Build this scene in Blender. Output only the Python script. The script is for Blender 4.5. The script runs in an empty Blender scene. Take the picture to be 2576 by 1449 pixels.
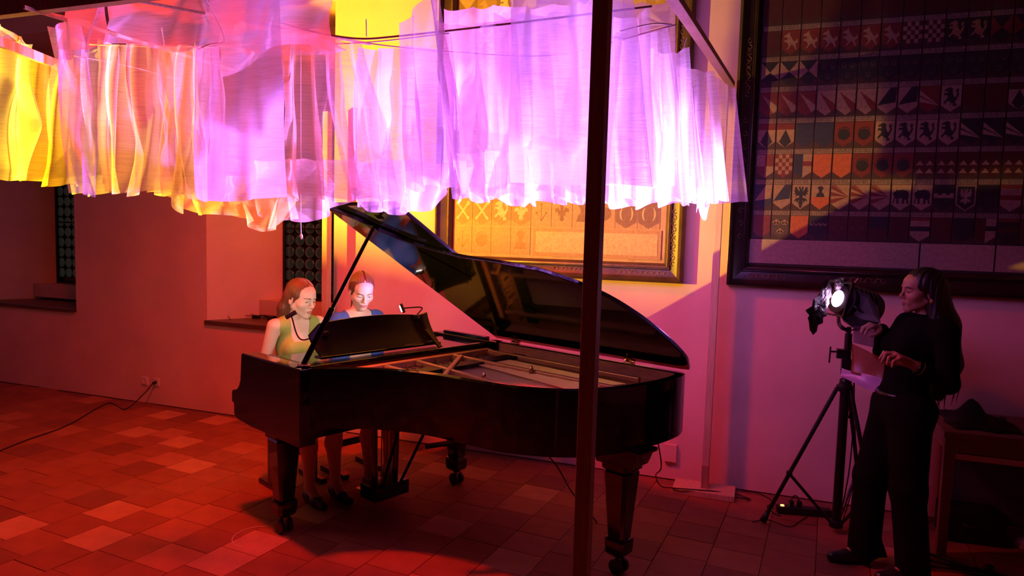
import bpy, bmesh, math, random
import numpy as np
from mathutils import Vector, Matrix, Euler
random.seed(7); np.random.seed(7)
S = bpy.context.scene
COL = bpy.context.collection
R = math.radians
# ------------------------------------------------------------------ camera
CAM_POS = np.array([0.0, -5.054, 1.77]); FPX = 1717.0; PW, PH = 2576, 1449
_y, _p, _r = R(20), R(4.46), R(1.6)
_fw = np.array([-math.sin(_y)*math.cos(_p), math.cos(_y)*math.cos(_p), -math.sin(_p)])
_rt = np.cross(_fw, [0, 0, 1]); _rt /= np.linalg.norm(_rt)
_up = np.cross(_rt, _fw)
CR = _rt*math.cos(_r) + _up*math.sin(_r); CU = _up*math.cos(_r) - _rt*math.sin(_r)
cd = bpy.data.cameras.new('camera'); cam = bpy.data.objects.new('camera', cd); COL.objects.link(cam)
M = Matrix(((CR[0], CU[0], -_fw[0], CAM_POS[0]), (CR[1], CU[1], -_fw[1], CAM_POS[1]), (CR[2], CU[2], -_fw[2], CAM_POS[2]), (0, 0, 0, 1)))
cam.matrix_world = M
cd.sensor_width = 36; cd.lens = FPX/PW*36; cd.clip_start = .05; cd.clip_end = 100
S.camera = cam
def ray(x, y): return _fw + CR*(x-PW/2)/FPX - CU*(y-PH/2)/FPX
def onY(x, y, Y=0.0): d = ray(x, y); return CAM_POS + d*((Y-CAM_POS[1])/d[1])       # survey helpers: photo point -> point on a real plane
def onZ(x, y, Z=0.0): d = ray(x, y); return CAM_POS + d*((Z-CAM_POS[2])/d[2])
def dep(x, y, t): return CAM_POS + ray(x, y)*t
# ------------------------------------------------------------------ view, world, lights
S.view_settings.view_transform = 'Standard'; S.view_settings.look = 'None'
S.view_settings.exposure = 0.0; S.view_settings.gamma = 1.0; S.view_settings.use_curve_mapping = False
S.cycles.transparent_max_bounces = 18; S.cycles.max_bounces = 6; S.cycles.diffuse_bounces = 3
S.cycles.transmission_bounces = 3; S.cycles.caustics_reflective = False; S.cycles.caustics_refractive = False; S.cycles.sample_clamp_indirect = 6
wd = bpy.data.worlds.new('world'); S.world = wd; wd.use_nodes = True
wd.node_tree.nodes['Background'].inputs[0].default_value = (1.0, 0.03, 0.012, 1)
wd.node_tree.nodes['Background'].inputs[1].default_value = 0.012
def lamp(name, kind, loc, target, energy, color, **kw):
    l = bpy.data.lights.new(name, kind); o = bpy.data.objects.new(name, l); COL.objects.link(o)
    o.location = loc; l.energy = energy; l.color = color
    if target is not None:
        o.rotation_euler = (Vector(target)-Vector(loc)).to_track_quat('-Z', 'Y').to_euler()
    for k, v in kw.items(): setattr(l, k, v)
    return o
SPOT = np.array([.447, -.597, 1.443])                                     # lens of the violet stage light
SPOT_AIM = np.array([-1.95, -2.15, 2.16])
YEL = np.array([-5.4, -3.8, 1.7])
lamp('violet_spot_beam', 'SPOT', SPOT + .17*(SPOT_AIM-SPOT)/np.linalg.norm(SPOT_AIM-SPOT), SPOT_AIM, 3150, (.60, .225, .98), spot_size=R(73), spot_blend=.65, shadow_soft_size=.05)
lamp('yellow_spot_beam', 'SPOT', YEL, (-1.6, 0, 2.9), 3200, (1.0, .56, .022), spot_size=R(50), spot_blend=.15, shadow_soft_size=.018)
lamp('red_flood', 'SPOT', (-2.7, -2.3, 4.0), (-2.6, -1.4, 0), 560, (1.0, .034, .006), spot_size=R(140), spot_blend=1.0, shadow_soft_size=.15)
# ------------------------------------------------------------------ helpers
def link(o): COL.objects.link(o); return o
def tag(o, label, cat, group=None, kind=None):
    if label: o['label'] = label
    if cat: o['category'] = cat
    if group: o['group'] = group
    if kind: o['kind'] = kind
    return o
def empty(name, loc=(0, 0, 0), rz=0.0, parent=None):
    o = link(bpy.data.objects.new(name, None)); o.location = loc; o.rotation_euler = (0, 0, rz); o.empty_display_size = .1
    if parent: o.parent = parent
    return o
def nodes(name):
    m = bpy.data.materials.new(name); m.use_nodes = True
    nt = m.node_tree; return m, nt, nt.nodes['Principled BSDF']
MATS = {}
def mat(name, col, rough=.6, metal=0.0, var=0.0, scale=8.0, bump=0.0, bscale=40.0, stretch=None, coat=0.0, emit=None, estr=0.0, spec=None, attr=None, alpha=None):
    if name in MATS: return MATS[name]
    m, nt, b = nodes(name); n = nt.nodes; l = nt.links
    b.inputs['Base Color'].default_value = (*col, 1); b.inputs['Roughness'].default_value = rough; b.inputs['Metallic'].default_value = metal
    if coat: b.inputs['Coat Weight'].default_value = coat; b.inputs['Coat Roughness'].default_value = .05
    if spec is not None: b.inputs['Specular IOR Level'].default_value = spec
    if emit: b.inputs['Emission Color'].default_value = (*emit, 1); b.inputs['Emission Strength'].default_value = estr
    if alpha is not None: b.inputs['Alpha'].default_value = alpha
    tc = n.new('ShaderNodeTexCoord'); src = tc.outputs['Object']
    if stretch:
        mp = n.new('ShaderNodeMapping'); mp.inputs['Scale'].default_value = stretch; l.new(src, mp.inputs['Vector']); src = mp.outputs['Vector']
    base = None
    if attr:
        a = n.new('ShaderNodeAttribute'); a.attribute_name = attr; base = a.outputs['Color']
        l.new(base, b.inputs['Base Color'])
    if var:
        t = n.new('ShaderNodeTexNoise'); t.inputs['Scale'].default_value = scale; t.inputs['Detail'].default_value = 6; l.new(src, t.inputs['Vector'])
        mr = n.new('ShaderNodeMapRange'); mr.inputs['From Min'].default_value = .25; mr.inputs['From Max'].default_value = .75
        mr.inputs['To Min'].default_value = 1-var; mr.inputs['To Max'].default_value = 1+var; l.new(t.outputs['Fac'], mr.inputs['Value'])
        mx = n.new('ShaderNodeVectorMath'); mx.operation = 'SCALE'
        if base: l.new(base, mx.inputs[0])
        else: mx.inputs[0].default_value = col
        l.new(mr.outputs['Result'], mx.inputs['Scale']); l.new(mx.outputs['Vector'], b.inputs['Base Color'])
    if bump:
        t2 = n.new('ShaderNodeTexNoise'); t2.inputs['Scale'].default_value = bscale; t2.inputs['Detail'].default_value = 5; l.new(src, t2.inputs['Vector'])
        bp = n.new('ShaderNodeBump'); bp.inputs['Strength'].default_value = bump; bp.inputs['Distance'].default_value = .01
        l.new(t2.outputs['Fac'], bp.inputs['Height']); l.new(bp.outputs['Normal'], b.inputs['Normal'])
    MATS[name] = m; return m
class MB:
    def __init__(s): s.v = []; s.f = []; s.c = []; s.col = None
    def add(s, vs, fs):
        o = len(s.v); s.v += [tuple(map(float, p)) for p in vs]; s.f += [tuple(o+i for i in f) for f in fs]
        s.c += [s.col]*len(fs); return s
    def box(s, c, d, rz=0.0, rot=None):
        m = rot if rot is not None else Matrix.Rotation(rz, 3, 'Z')
        vs = [Vector(c) + m @ Vector((x*d[0]/2, y*d[1]/2, z*d[2]/2)) for z in (-1, 1) for y in (-1, 1) for x in (-1, 1)]
        return s.add(vs, [(0, 2, 3, 1), (4, 5, 7, 6), (0, 1, 5, 4), (2, 6, 7, 3), (0, 4, 6, 2), (1, 3, 7, 5)])
    def bar(s, a, b, w, h, up=(0, 0, 1)):
        a, b = Vector(a), Vector(b); d = (b-a); L = d.length; d.normalize(); u = Vector(up)
        if abs(d.dot(u)) > .99: u = Vector((1, 0, 0))
        x = d.cross(u).normalized(); z = x.cross(d)
        return s.box((a+b)/2, (w, L, h), rot=Matrix((x, d, z)).transposed())
    def prism(s, poly, z0, z1, tf=None):
        n = len(poly); vs = [(p[0], p[1], z0) for p in poly] + [(p[0], p[1], z1) for p in poly]
        if tf: vs = [tf(*p) for p in vs]
        return s.add(vs, [tuple(range(n))[::-1], tuple(range(n, 2*n))] + [(i, (i+1) % n, n+(i+1) % n, n+i) for i in range(n)])
    def tube(s, pts, r, n=8, caps=True):
        pts = [Vector(p) for p in pts]; k = len(pts); rs = r if hasattr(r, '__len__') else [r]*k
        prev = None; vs = []
        for i, p in enumerate(pts):
            t = (pts[min(i+1, k-1)]-pts[max(i-1, 0)])
            t = t.normalized() if t.length > 1e-9 else Vector((0, 0, 1))
            if prev is None:
                a = Vector((0, 0, 1)) if abs(t.z) < .9 else Vector((1, 0, 0)); x = t.cross(a).normalized()
            else:
                x = (prev - t*prev.dot(t)); x = x.normalized() if x.length > 1e-6 else t.orthogonal().normalized()
            y = t.cross(x); prev = x
            vs += [p + (x*math.cos(2*math.pi*j/n)+y*math.sin(2*math.pi*j/n))*rs[i] for j in range(n)]
        fs = [(i*n+j, i*n+(j+1) % n, (i+1)*n+(j+1) % n, (i+1)*n+j) for i in range(k-1) for j in range(n)]
        if caps: fs += [tuple(range(n))[::-1], tuple(range((k-1)*n, k*n))]
        return s.add(vs, fs)
    def lathe(s, prof, c=(0, 0, 0), n=20, rot=None):
        k = len(prof); vs = []
        for (r, z) in prof:
            for j in range(n):
                p = Vector((r*math.cos(2*math.pi*j/n), r*math.sin(2*math.pi*j/n), z))
                vs.append(Vector(c) + (rot @ p if rot is not None else p))
        fs = [(i*n+j, i*n+(j+1) % n, (i+1)*n+(j+1) % n, (i+1)*n+j) for i in range(k-1) for j in range(n)]
        if prof[0][0] > 1e-5: fs.append(tuple(range(n))[::-1])
        if prof[-1][0] > 1e-5: fs.append(tuple(range((k-1)*n, k*n)))
        return s.add(vs, fs)
    def grid(s, P, closed=False):
        P = np.asarray(P); a, b = P.shape[:2]
        return s.add(P.reshape(-1, 3), [(i*b+j, i*b+(j+1) % b, (i+1)*b+(j+1) % b, (i+1)*b+j) for i in range(a-1) for j in range(b if closed else b-1)])
    def torus(s, c, Rr, r, n=16, m=6, rot=None):
        vs = []
        for i in range(n):
            a = 2*math.pi*i/n
            for j in range(m):
                q = 2*math.pi*j/m; p = Vector(((Rr+r*math.cos(q))*math.cos(a), (Rr+r*math.cos(q))*math.sin(a), r*math.sin(q)))
                vs.append(Vector(c)+(rot @ p if rot is not None else p))
        return s.add(vs, [(i*m+j, ((i+1) % n)*m+j, ((i+1) % n)*m+(j+1) % m, i*m+(j+1) % m) for i in range(n) for j in range(m)])
    def mesh(s, name, smooth=False):
        me = bpy.data.meshes.new(name); me.from_pydata(s.v, [], s.f); me.update()
        if smooth:
            me.polygons.foreach_set('use_smooth', [True]*len(me.polygons))
        if any(c is not None for c in s.c):
            at = me.color_attributes.new('Col', 'FLOAT_COLOR', 'CORNER'); i = 0
            for p, c in zip(me.polygons, s.c):
                for _ in range(p.loop_total): at.data[i].color = (*(c or (.5, .5, .5)), 1); i += 1
        return me
    def build(s, name, m, parent=None, smooth=False, bevel=0.0, seg=2, angle=None):
        me = s.mesh(name, smooth); o = link(bpy.data.objects.new(name, me))
        if m: me.materials.append(m)
        if parent: o.parent = parent
        if bevel:
            b = o.modifiers.new('b', 'BEVEL'); b.width = bevel; b.segments = seg; b.limit_method = 'ANGLE'; b.angle_limit = R(40)
        if angle: 
            bm = bmesh.new(); bm.from_mesh(me); bmesh.ops.recalc_face_normals(bm, faces=bm.faces); bm.to_mesh(me); bm.free()
            me.set_sharp_from_angle(angle=R(angle))
        return o
def inst(name, me, loc=(0, 0, 0), parent=None, rz=0.0, scale=None):
    o = link(bpy.data.objects.new(name, me)); o.location = loc; o.rotation_euler = (0, 0, rz)
    if scale: o.scale = scale
    if parent: o.parent = parent
    return o
def spline(P, n, closed=False):
    P = [np.array(p, float) for p in P]; k = len(P); out = []
    segs = k if closed else k-1
    for i in range(segs):
        p0 = P[(i-1) % k] if closed or i > 0 else 2*P[0]-P[1]; p1 = P[i]; p2 = P[(i+1) % k]
        p3 = P[(i+2) % k] if closed or i+2 < k else 2*P[-1]-P[-2]
        for j in range(n):
            t = j/n
            out.append(.5*((2*p1)+(-p0+p2)*t+(2*p0-5*p1+4*p2-p3)*t*t+(-p0+3*p1-3*p2+p3)*t**3))
    if not closed: out.append(P[-1])
    return out
# ---- implicit surfaces (bodies, hair, clothes): smooth-unioned shapes, meshed by surface nets
def axis(lo, hi, h, fine=()):
    out = [lo]
    while out[-1] < hi:
        x = out[-1]; st = h
        for a, b, hf in fine:
            if a <= x < b: st = min(st, hf)
        out.append(x+st)
    return np.array(out)
class Field:
    def __init__(s, lo, hi, h, fine=((), (), ())):
        s.ax = [axis(lo[i], hi[i], h, fine[i]) for i in range(3)]
        s.F = np.full([len(a) for a in s.ax], 1.0, np.float32)
    def region(s, lo, hi):
        i0 = [max(0, int(np.searchsorted(s.ax[i], lo[i]))-1) for i in range(3)]
        i1 = [min(len(s.ax[i]), int(np.searchsorted(s.ax[i], hi[i]))+1) for i in range(3)]
        sl = tuple(slice(a, b) for a, b in zip(i0, i1))
        X = s.ax[0][sl[0]][:, None, None]; Y = s.ax[1][sl[1]][None, :, None]; Zz = s.ax[2][sl[2]][None, None, :]
        return sl, X, Y, Zz
    def put(s, sl, d, k, op):
        F = s.F[sl]
        if F.size == 0: return
        if op == '+':
            h = np.maximum(k-np.abs(F-d), 0)/k; s.F[sl] = np.minimum(F, d)-h*h*k*.25
        elif op == '-':
            d = -d; h = np.maximum(k-np.abs(F-d), 0)/k; s.F[sl] = np.maximum(F, d)+h*h*k*.25
    def cone(s, a, b, ra, rb, k=.02, op='+', flat=None):
        a = np.asarray(a, float); b = np.asarray(b, float); m = max(ra, rb)+k+.03
        sl, X, Y, Zz = s.region(np.minimum(a, b)-m, np.maximum(a, b)+m)
        ba = b-a; L2 = float(ba@ba)+1e-12
        t = np.clip(((X-a[0])*ba[0]+(Y-a[1])*ba[1]+(Zz-a[2])*ba[2])/L2, 0, 1)
        dx = X-a[0]-ba[0]*t; dy = Y-a[1]-ba[1]*t; dz = Zz-a[2]-ba[2]*t
        s.put(sl, np.sqrt(dx*dx+dy*dy+dz*dz)-(ra+(rb-ra)*t), k, op)
    def ell(s, c, r, rot=None, k=.02, op='+'):
        c = np.asarray(c, float); r = np.asarray(r, float); m = r.max()+k+.03
        sl, X, Y, Zz = s.region(c-m, c+m); X = X-c[0]; Y = Y-c[1]; Zz = Zz-c[2]
        if rot is not None:
            q = np.asarray(rot).T
            X, Y, Zz = (q[0][0]*X+q[0][1]*Y+q[0][2]*Zz, q[1][0]*X+q[1][1]*Y+q[1][2]*Zz, q[2][0]*X+q[2][1]*Y+q[2][2]*Zz)
        k0 = np.sqrt((X/r[0])**2+(Y/r[1])**2+(Zz/r[2])**2); k1 = np.sqrt((X/r[0]**2)**2+(Y/r[1]**2)**2+(Zz/r[2]**2)**2)
        s.put(sl, k0*(k0-1)/np.maximum(k1, 1e-6), k, op)
    def clip(s, fn):                                    # intersect with fn(x,y,z) < 0
        X = s.ax[0][:, None, None]; Y = s.ax[1][None, :, None]; Zz = s.ax[2][None, None, :]
        s.F = np.maximum(s.F, fn(X, Y, Zz).astype(np.float32))
    def shift(s, fn):
        X = s.ax[0][:, None, None]; Y = s.ax[1][None, :, None]; Zz = s.ax[2][None, None, :]
        s.F = s.F+fn(X, Y, Zz).astype(np.float32)
    def mesh(s, name, colfn=None, relax=1):
        F = s.F; nx, ny, nz = F.shape; ax = s.ax; ins = F < 0; dim = (nx-1, ny-1, nz-1)
        cid = []; pos = []; quads = []
        for d in range(3):
            lo = [slice(None)]*3; hi = [slice(None)]*3; lo[d] = slice(0, -1); hi[d] = slice(1, None)
            cr = ins[tuple(lo)] != ins[tuple(hi)]; I = np.argwhere(cr)
            if len(I) == 0: continue
            J = I.copy(); J[:, d] += 1
            fa = F[tuple(I.T)].astype(float); fb = F[tuple(J.T)].astype(float); t = fa/(fa-fb)
            p = np.stack([ax[q][I[:, q]] for q in range(3)], 1); p[:, d] += t*(ax[d][J[:, d]]-ax[d][I[:, d]])
            e, f = [q for q in range(3) if q != d]
            ok = (I[:, e] > 0) & (I[:, f] > 0) & (I[:, e] < F.shape[e]-1) & (I[:, f] < F.shape[f]-1)
            I = I[ok]; p = p[ok]; sg = fa[ok] < 0
            cs = []
            for (oe, of) in ((-1, -1), (0, -1), (0, 0), (-1, 0)):
                c = I.copy(); c[:, e] += oe; c[:, f] += of
                q = np.ravel_multi_index(tuple(c.T), dim); cs.append(q); cid.append(q); pos.append(p)
            Q = np.stack(cs, 1)
            fl = sg if d != 1 else ~sg
            Q[~fl] = Q[~fl][:, ::-1]; quads.append(Q)
        cid = np.concatenate(cid); pos = np.concatenate(pos); quads = np.concatenate(quads)
        u, inv = np.unique(cid, return_inverse=True)
        cnt = np.bincount(inv, minlength=len(u))
        V = np.stack([np.bincount(inv, pos[:, q], len(u)) for q in range(3)], 1)/cnt[:, None]
        Q = np.searchsorted(u, quads)
        for _ in range(relax):
            A = np.zeros_like(V); n = np.zeros(len(V))
            for a, b in ((0, 1), (1, 2), (2, 3), (3, 0)):
                for (i, j) in ((a, b), (b, a)):
                    for q in range(3): A[:, q] += np.bincount(Q[:, i], V[Q[:, j], q], len(V))
                    n += np.bincount(Q[:, i], minlength=len(V))
            V = .5*V+.5*A/np.maximum(n, 1)[:, None]
        me = bpy.data.meshes.new(name); me.from_pydata(V.tolist(), [], Q.tolist()); me.update()
        me.polygons.foreach_set('use_smooth', [True]*len(me.polygons))
        if colfn is not None:
            c = np.ones((len(V), 4), np.float32); c[:, :3] = colfn(V)
            at = me.color_attributes.new('Col', 'FLOAT_COLOR', 'POINT'); at.data.foreach_set('color', c.ravel())
        return me
def put(name, me, m, parent=None):
    o = link(bpy.data.objects.new(name, me)); me.materials.append(m)
    if parent: o.parent = parent
    return o
# ------------------------------------------------------------------ setting: walls, niches, windows, floor
M_PLASTER = mat('plaster', (.80, .51, .37), .9, var=.10, scale=2.2, bump=.35, bscale=9)
M_SILLW = mat('sill_wood', (.10, .055, .03), .35, var=.3, scale=5, stretch=(1, 12, 12))
M_STEP = mat('niche_plaster', (.66, .42, .30), .9, var=.08, scale=4)
def struct(o): o['kind'] = 'structure'; return o
WT = 4.2; NT = 3.7; SILL = .885; ND = .62
NICHES = [(-8.12, -6.63, -7.70, -7.02), (-4.91, -3.50, -4.50, -3.90)]       # wall left, wall right, window left, window right
w = MB(); q = lambda *p: w.add(p, [(0, 1, 2, 3)])
xs = [-10.0] + [e for nn in NICHES for e in nn[:2]] + [3.6]
for i in range(0, len(xs), 2):
    n = max(1, int((xs[i+1]-xs[i])/.5))
    q((xs[i], 0, 0), (xs[i+1], 0, 0), (xs[i+1], 0, WT), (xs[i], 0, WT))
for (a, b, c, d) in NICHES:
    q((a, 0, 0), (b, 0, 0), (b, 0, SILL-.04), (a, 0, SILL-.04)); q((a, 0, NT), (b, 0, NT), (b, 0, WT), (a, 0, WT))
    q((a, 0, SILL-.04), (c, ND, SILL-.04), (c, ND, NT), (a, 0, NT)); q((d, ND, SILL-.04), (b, 0, SILL-.04), (b, 0, NT), (d, ND, NT))
    q((a, 0, NT), (c, ND, NT), (d, ND, NT), (b, 0, NT)); q((a, 0, SILL-.04), (b, 0, SILL-.04), (d, ND, SILL-.04), (c, ND, SILL-.04))
    q((c, ND, SILL-.04), (d, ND, SILL-.04), (d, ND, 1.07), (c, ND, 1.07)); q((c, ND, 3.4), (d, ND, 3.4), (d, ND, NT), (c, ND, NT))
struct(w.build('wall_back', M_PLASTER))
struct(MB().box((-10.05, -4.5, WT/2), (.1, 9.2, WT)).build('wall_left', M_PLASTER))
struct(MB().box((3.65, -4.5, WT/2), (.1, 9.2, WT)).build('wall_right', M_PLASTER))
struct(MB().box((-3.2, -4.5, WT+.05), (13.6, 9.4, .1)).build('ceiling', mat('ceiling_wood', (.06, .032, .02), .7, var=.2, scale=3, stretch=(1, 8, 1))))
M_LEAD = mat('window_lead', (.03, .03, .03), .5, .6)
M_IRON = mat('window_iron', (.02, .018, .018), .5, .5)
m_glass = mat('rondel_glass', (.010, .014, .011), .10, coat=.3, emit=(.50, .62, .45), estr=.014)  # weak emission stands in for faint outside light coming through
m_night = mat('gusset_glass', (.008, .010, .008), .15)
RD = .058
prof = [(0.0, .006), (.012, .007), (.03, .004), (RD-.004, .006), (RD-.003, 0), (RD-.003, -.002)]
rotx = Matrix.Rotation(R(90), 3, 'X')
pane = MB().lathe(prof, n=18, rot=rotx).mesh('pane', True); pane.materials.append(m_glass)
ring = MB().torus((0, 0, 0), RD-.002, .0045, 18, 6, rotx).mesh('lead_ring', True); ring.materials.append(M_LEAD)
for wi, (a, b, c, d) in enumerate(NICHES):
    W = struct(empty('window_%d' % (wi+1), ((c+d)/2, ND-.01, 1.07)))
    wl = d-c; cols = int(round(wl/(2*RD))); px = wl/cols; rows = 19
    MB().box((0, .015, 1.15), (wl, .006, 2.34)).build('backing_glass', m_night, W)
    fr = MB(); 
    for sx in (-1, 1): fr.box((sx*(wl/2-.008), -.012, 1.15), (.022, .03, 2.34))
    fr.box((0, -.012, .008), (wl, .03, .02)); fr.box((0, -.012, 2.3), (wl, .03, .02))
    fr.build('window_frame', M_IRON, W)
    for zb in (.70, 1.28, 1.86): MB().box((0, -.018, zb), (wl, .014, .018)).build('saddle_bar', M_IRON, W)
    for r_ in range(rows):
        for cc in range(cols):
            x = -wl/2+(cc+.5)*px; z = .06+(r_+.5)*2*RD*1.01
            inst('pane', pane, (x, 0, z), W); inst('lead_ring', ring, (x, -.002, z), W)
    sb = MB().box(((a+b)/2, .27, SILL-.02), (b-a+.02, .62, .04))
    sb.v = [((x if y > .2 and abs(x-(a+b)/2) < 9 else x), y, z) for x, y, z in sb.v]
    k = MB().prism([(a-.005, -.035), (b+.005, -.035), (d, ND-.005), (c, ND-.005)], SILL-.04, SILL)
    o = struct(k.build('trim_%d' % (wi+1), M_SILLW, bevel=.006))
    s = (b-d)/ND
    k = MB().prism([(c-(ND-.40)*s, .40), (d+(ND-.40)*s, .40), (d+.01, ND-.01), (c-.01, ND-.01)], SILL+.025, 1.06)
    struct(k.build('trim_%d' % (wi+3), M_STEP, bevel=.004))
    struct(MB().box(((c+d)/2, ND-.09, SILL+.0125), (wl*.8, .10, .025)).build('trim_%d' % (wi+5), M_IRON))
# floor: mortar bed plus terracotta tiles
FL = struct(MB().box((-3.2, -4.5, -.06), (13.6, 9.4, .10)).build('floor', mat('mortar', (.24, .085, .048), .9, var=.2, scale=30)))
tints = [(.32, .085, .035), (.29, .075, .03), (.35, .10, .042), (.23, .058, .024), (.305, .08, .034), (.43, .14, .065), (.52, .21, .11)]
TX, TY, TA = .272, .243, R(-5.0)
tile_me = []
for i, t in enumerate(tints):
    b = MB(); e = .002
    vs = [(sx*TX/2*.998, sy*TY/2*.998, -.012) for sx, sy in ((-1, -1), (1, -1), (1, 1), (-1, 1))] + [(sx*(TX/2*.998-e), sy*(TY/2*.998-e), 0) for sx, sy in ((-1, -1), (1, -1), (1, 1), (-1, 1))]
    b.add(vs, [(4, 5, 6, 7)]+[(j, (j+1) % 4, 4+(j+1) % 4, 4+j) for j in range(4)])
    me = b.mesh('tile'); me.materials.append(mat('terracotta_%d' % i, t, .6, var=.16, scale=7, bump=.12, bscale=16)); tile_me.append(me)
TL = []
ca, sa = math.cos(TA), math.sin(TA)
rng = random.Random(11)
for i in range(-38, 18):
    off = rng.random()*TY
    for j in range(-34, 12):
        lx, ly = i*TX, j*TY+off
        x = ca*lx-sa*ly-.28; y = sa*lx+ca*ly-.65
        if not (-9.9 < x < 3.5 and -8.9 < y < -TY*.45): continue
        rel = np.array([x, y, 0])-CAM_POS; dd = rel@_fw
        ti = rng.choice([0, 0, 1, 1, 2, 2, 3, 4, 4, 4, 5]) if rng.random() < .94 else 6
        vis = 0
        if dd > .6:
            uu = PW/2+rel@CR/dd*FPX; vv = PH/2-rel@CU/dd*FPX
            if -110 < uu < PW+110 and vv < PH+80: vis = 1/dd**3
        TL.append((vis, x, y, rng.uniform(-.0012, .0008), ti))
TL.sort(key=lambda t: -t[0])
for t in TL[:300]: inst('tile', tile_me[t[4]], (t[1], t[2], t[3]), FL, TA)
b = MB()
far = [t for t in TL[300:]]
me = bpy.data.meshes.new('tile_field')
V = []; F = []; C = []
for t in far:
    o0 = len(V); src = tile_me[t[4]]
    for v in src.vertices: V.append((t[1]+ca*v.co.x-sa*v.co.y, t[2]+sa*v.co.x+ca*v.co.y, t[3]+v.co.z))
    for p in src.polygons: F.append(tuple(o0+i for i in p.vertices)); C.append(t[4])
me.from_pydata(V, [], F)
for tm in tile_me: me.materials.append(tm.materials[0])
me.polygons.foreach_set('material_index', C)
o = link(bpy.data.objects.new('tile_field', me)); o.parent = FL; o['kind'] = 'stuff'
# ------------------------------------------------------------------ wooden frame, strings, veils
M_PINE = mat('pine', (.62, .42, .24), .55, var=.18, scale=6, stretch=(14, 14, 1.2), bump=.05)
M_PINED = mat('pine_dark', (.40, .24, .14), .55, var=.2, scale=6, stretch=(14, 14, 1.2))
M_STRING = mat('string', (.72, .66, .6), .8)
M_TIE = mat('cable_tie', (.55, .5, .5), .5)
def post(x, y, top, w, d, rz, label, base=None, plain=False):
    P = empty('wooden_post', (x, y, 0), rz); tag(P, label, 'post', 'posts of the wooden frame')
    MB().box((0, 0, top/2+.02), (w, d, top-.04)).build('upright', M_PINED if plain else M_PINE, P, bevel=.003)
    if base:
        MB().box((base[2], base[3], .02), (base[0], base[1], .04)).build('base_board', M_PINE, P, bevel=.003)
        MB().box((0, -d/2-.003, .12), (w*1.05, .006, .16)).build('bracket', M_PINED, P)
    return P
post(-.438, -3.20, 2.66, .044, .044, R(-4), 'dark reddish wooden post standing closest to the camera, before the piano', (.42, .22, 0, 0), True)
post(-.290, -.175, 2.84, .048, .066, 0, 'slim pine post on a flat base board between the two heraldic panels', (.415, .22, -.005, -.005))
post(-3.432, -.20, 2.74, .05, .066, 0, 'slim pine post rising behind the player in blue beside the window niche', (.42, .24, -.08, 0))
def lathp(a, b, w, h, label, m=None):
    o = MB().bar(a, b, w, h).build('wooden_lath', m or M_PINE, bevel=.002); tag(o, label, 'lath', 'laths of the wooden frame'); return o
lathp((-.430, -3.24, 2.655), (-.255, -.16, 2.82), .048, .032, 'long pale lath sloping down to the post beside the wall, right of the veils')
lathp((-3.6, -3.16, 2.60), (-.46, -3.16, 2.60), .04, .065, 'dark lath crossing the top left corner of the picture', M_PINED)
a, b = onZ(0, 105, 2.56), onZ(150, 165, 2.56)
d_ = (b-a)/np.linalg.norm(b-a); lathp(a-d_*.3, b+d_*.02, .026, .045, 'short pale lath end lit white at the left edge')
a, b = onZ(94, 28, 2.57), onZ(513, 154, 2.62); d_ = (b-a)
lathp(a-d_*.06, b+d_*.25, .012, .014, 'thin rod slanting through the veils above the left window')
a, b = onZ(355, 4, 2.64), onZ(905, 106, 2.66); d_ = (b-a)
lathp(a-d_*.05, b+d_*.06, .010, .012, 'thin rod above the peach veils meeting the sagging cord')
def cord(name, pts, r, label, m=None):
    o = MB().tube(spline(pts, 8), r, 6).build(name, m or M_STRING, smooth=True); tag(o, label, 'string', 'strings holding the veils'); return o
cord('string', [onZ(225, 112, 2.62), onZ(420, 118, 2.61), onZ(640, 113, 2.61), onZ(900, 108, 2.62), onZ(1130, 84, 2.64)], .003, 'pale string running level behind the violet drape')
cord('string', [onZ(186, 140, 2.58), onZ(330, 168, 2.57), onZ(455, 203, 2.56)], .0025, 'low pale string under the peach veil top')
cord('string', [onZ(700, 55, 2.66), onZ(790, 80, 2.64), onZ(900, 97, 2.63), onZ(1010, 90, 2.64), onZ(1260, 62, 2.66), onZ(1640, 16, 2.68)], .0045, 'dark cord sagging across the bright yellow patch of wall', mat('cord_dark', (.2, .07, .06), .8))
cord('string', [onZ(905, 106, 2.63), onZ(1000, 118, 2.62), onZ(1130, 130, 2.62), onZ(1400, 138, 2.62), onZ(1700, 62, 2.64)], .003, 'faint cord behind the lilac veils near the heraldic panel', mat('cord_pink', (.5, .3, .35), .8))
cord('string', [onZ(1560, 78, 2.6), onZ(1640, 60, 2.62), onZ(1690, 62, 2.63)], .003, 'short string knotted to the pale lath')
for px, py, tx, ty, lb in ((922, 92, 921, 48, 'thin cable tie sticking up before the yellow wall patch'), (413, 115, 407, 70, 'thin cable tie sticking up above the peach veil'), (1720, 120, 1728, 95, 'thin cable tie on the pale lath')):
    o = MB().tube([onZ(px, py, 2.62), onY(tx, ty, onZ(px, py, 2.62)[1])], .0025, 5).build('cable_tie', M_TIE); tag(o, lb, 'cable tie')
o = MB().tube([onZ(757, 109, 2.622), onZ(757, 112, 2.612), onY(757, 300, -2.33), onY(757, 505, -2.33), onY(757, 560, -2.33), onY(758, 590, -2.33)], .002, 5).build('string', M_STRING); tag(o, 'loose string dangling under the yellow swag before the window', 'string', 'strings holding the veils')
MB().lathe([(.001, -.02), (.006, -.012), (.007, 0), (.002, .008)], onY(758, 592, -2.33), 8).build('knot', M_STRING, None, True).parent = o
cord('string', [onY(120, 74, -2.82), onY(170, 64, -2.82), onY(225, 58, -2.82), (onY(225, 58, -2.82)[0]-.05, -3.0, 2.64), (onY(225, 58, -2.82)[0]-.08, -3.15, 2.625)], .0025, 'short string across the top of the narrow lilac veil')
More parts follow.
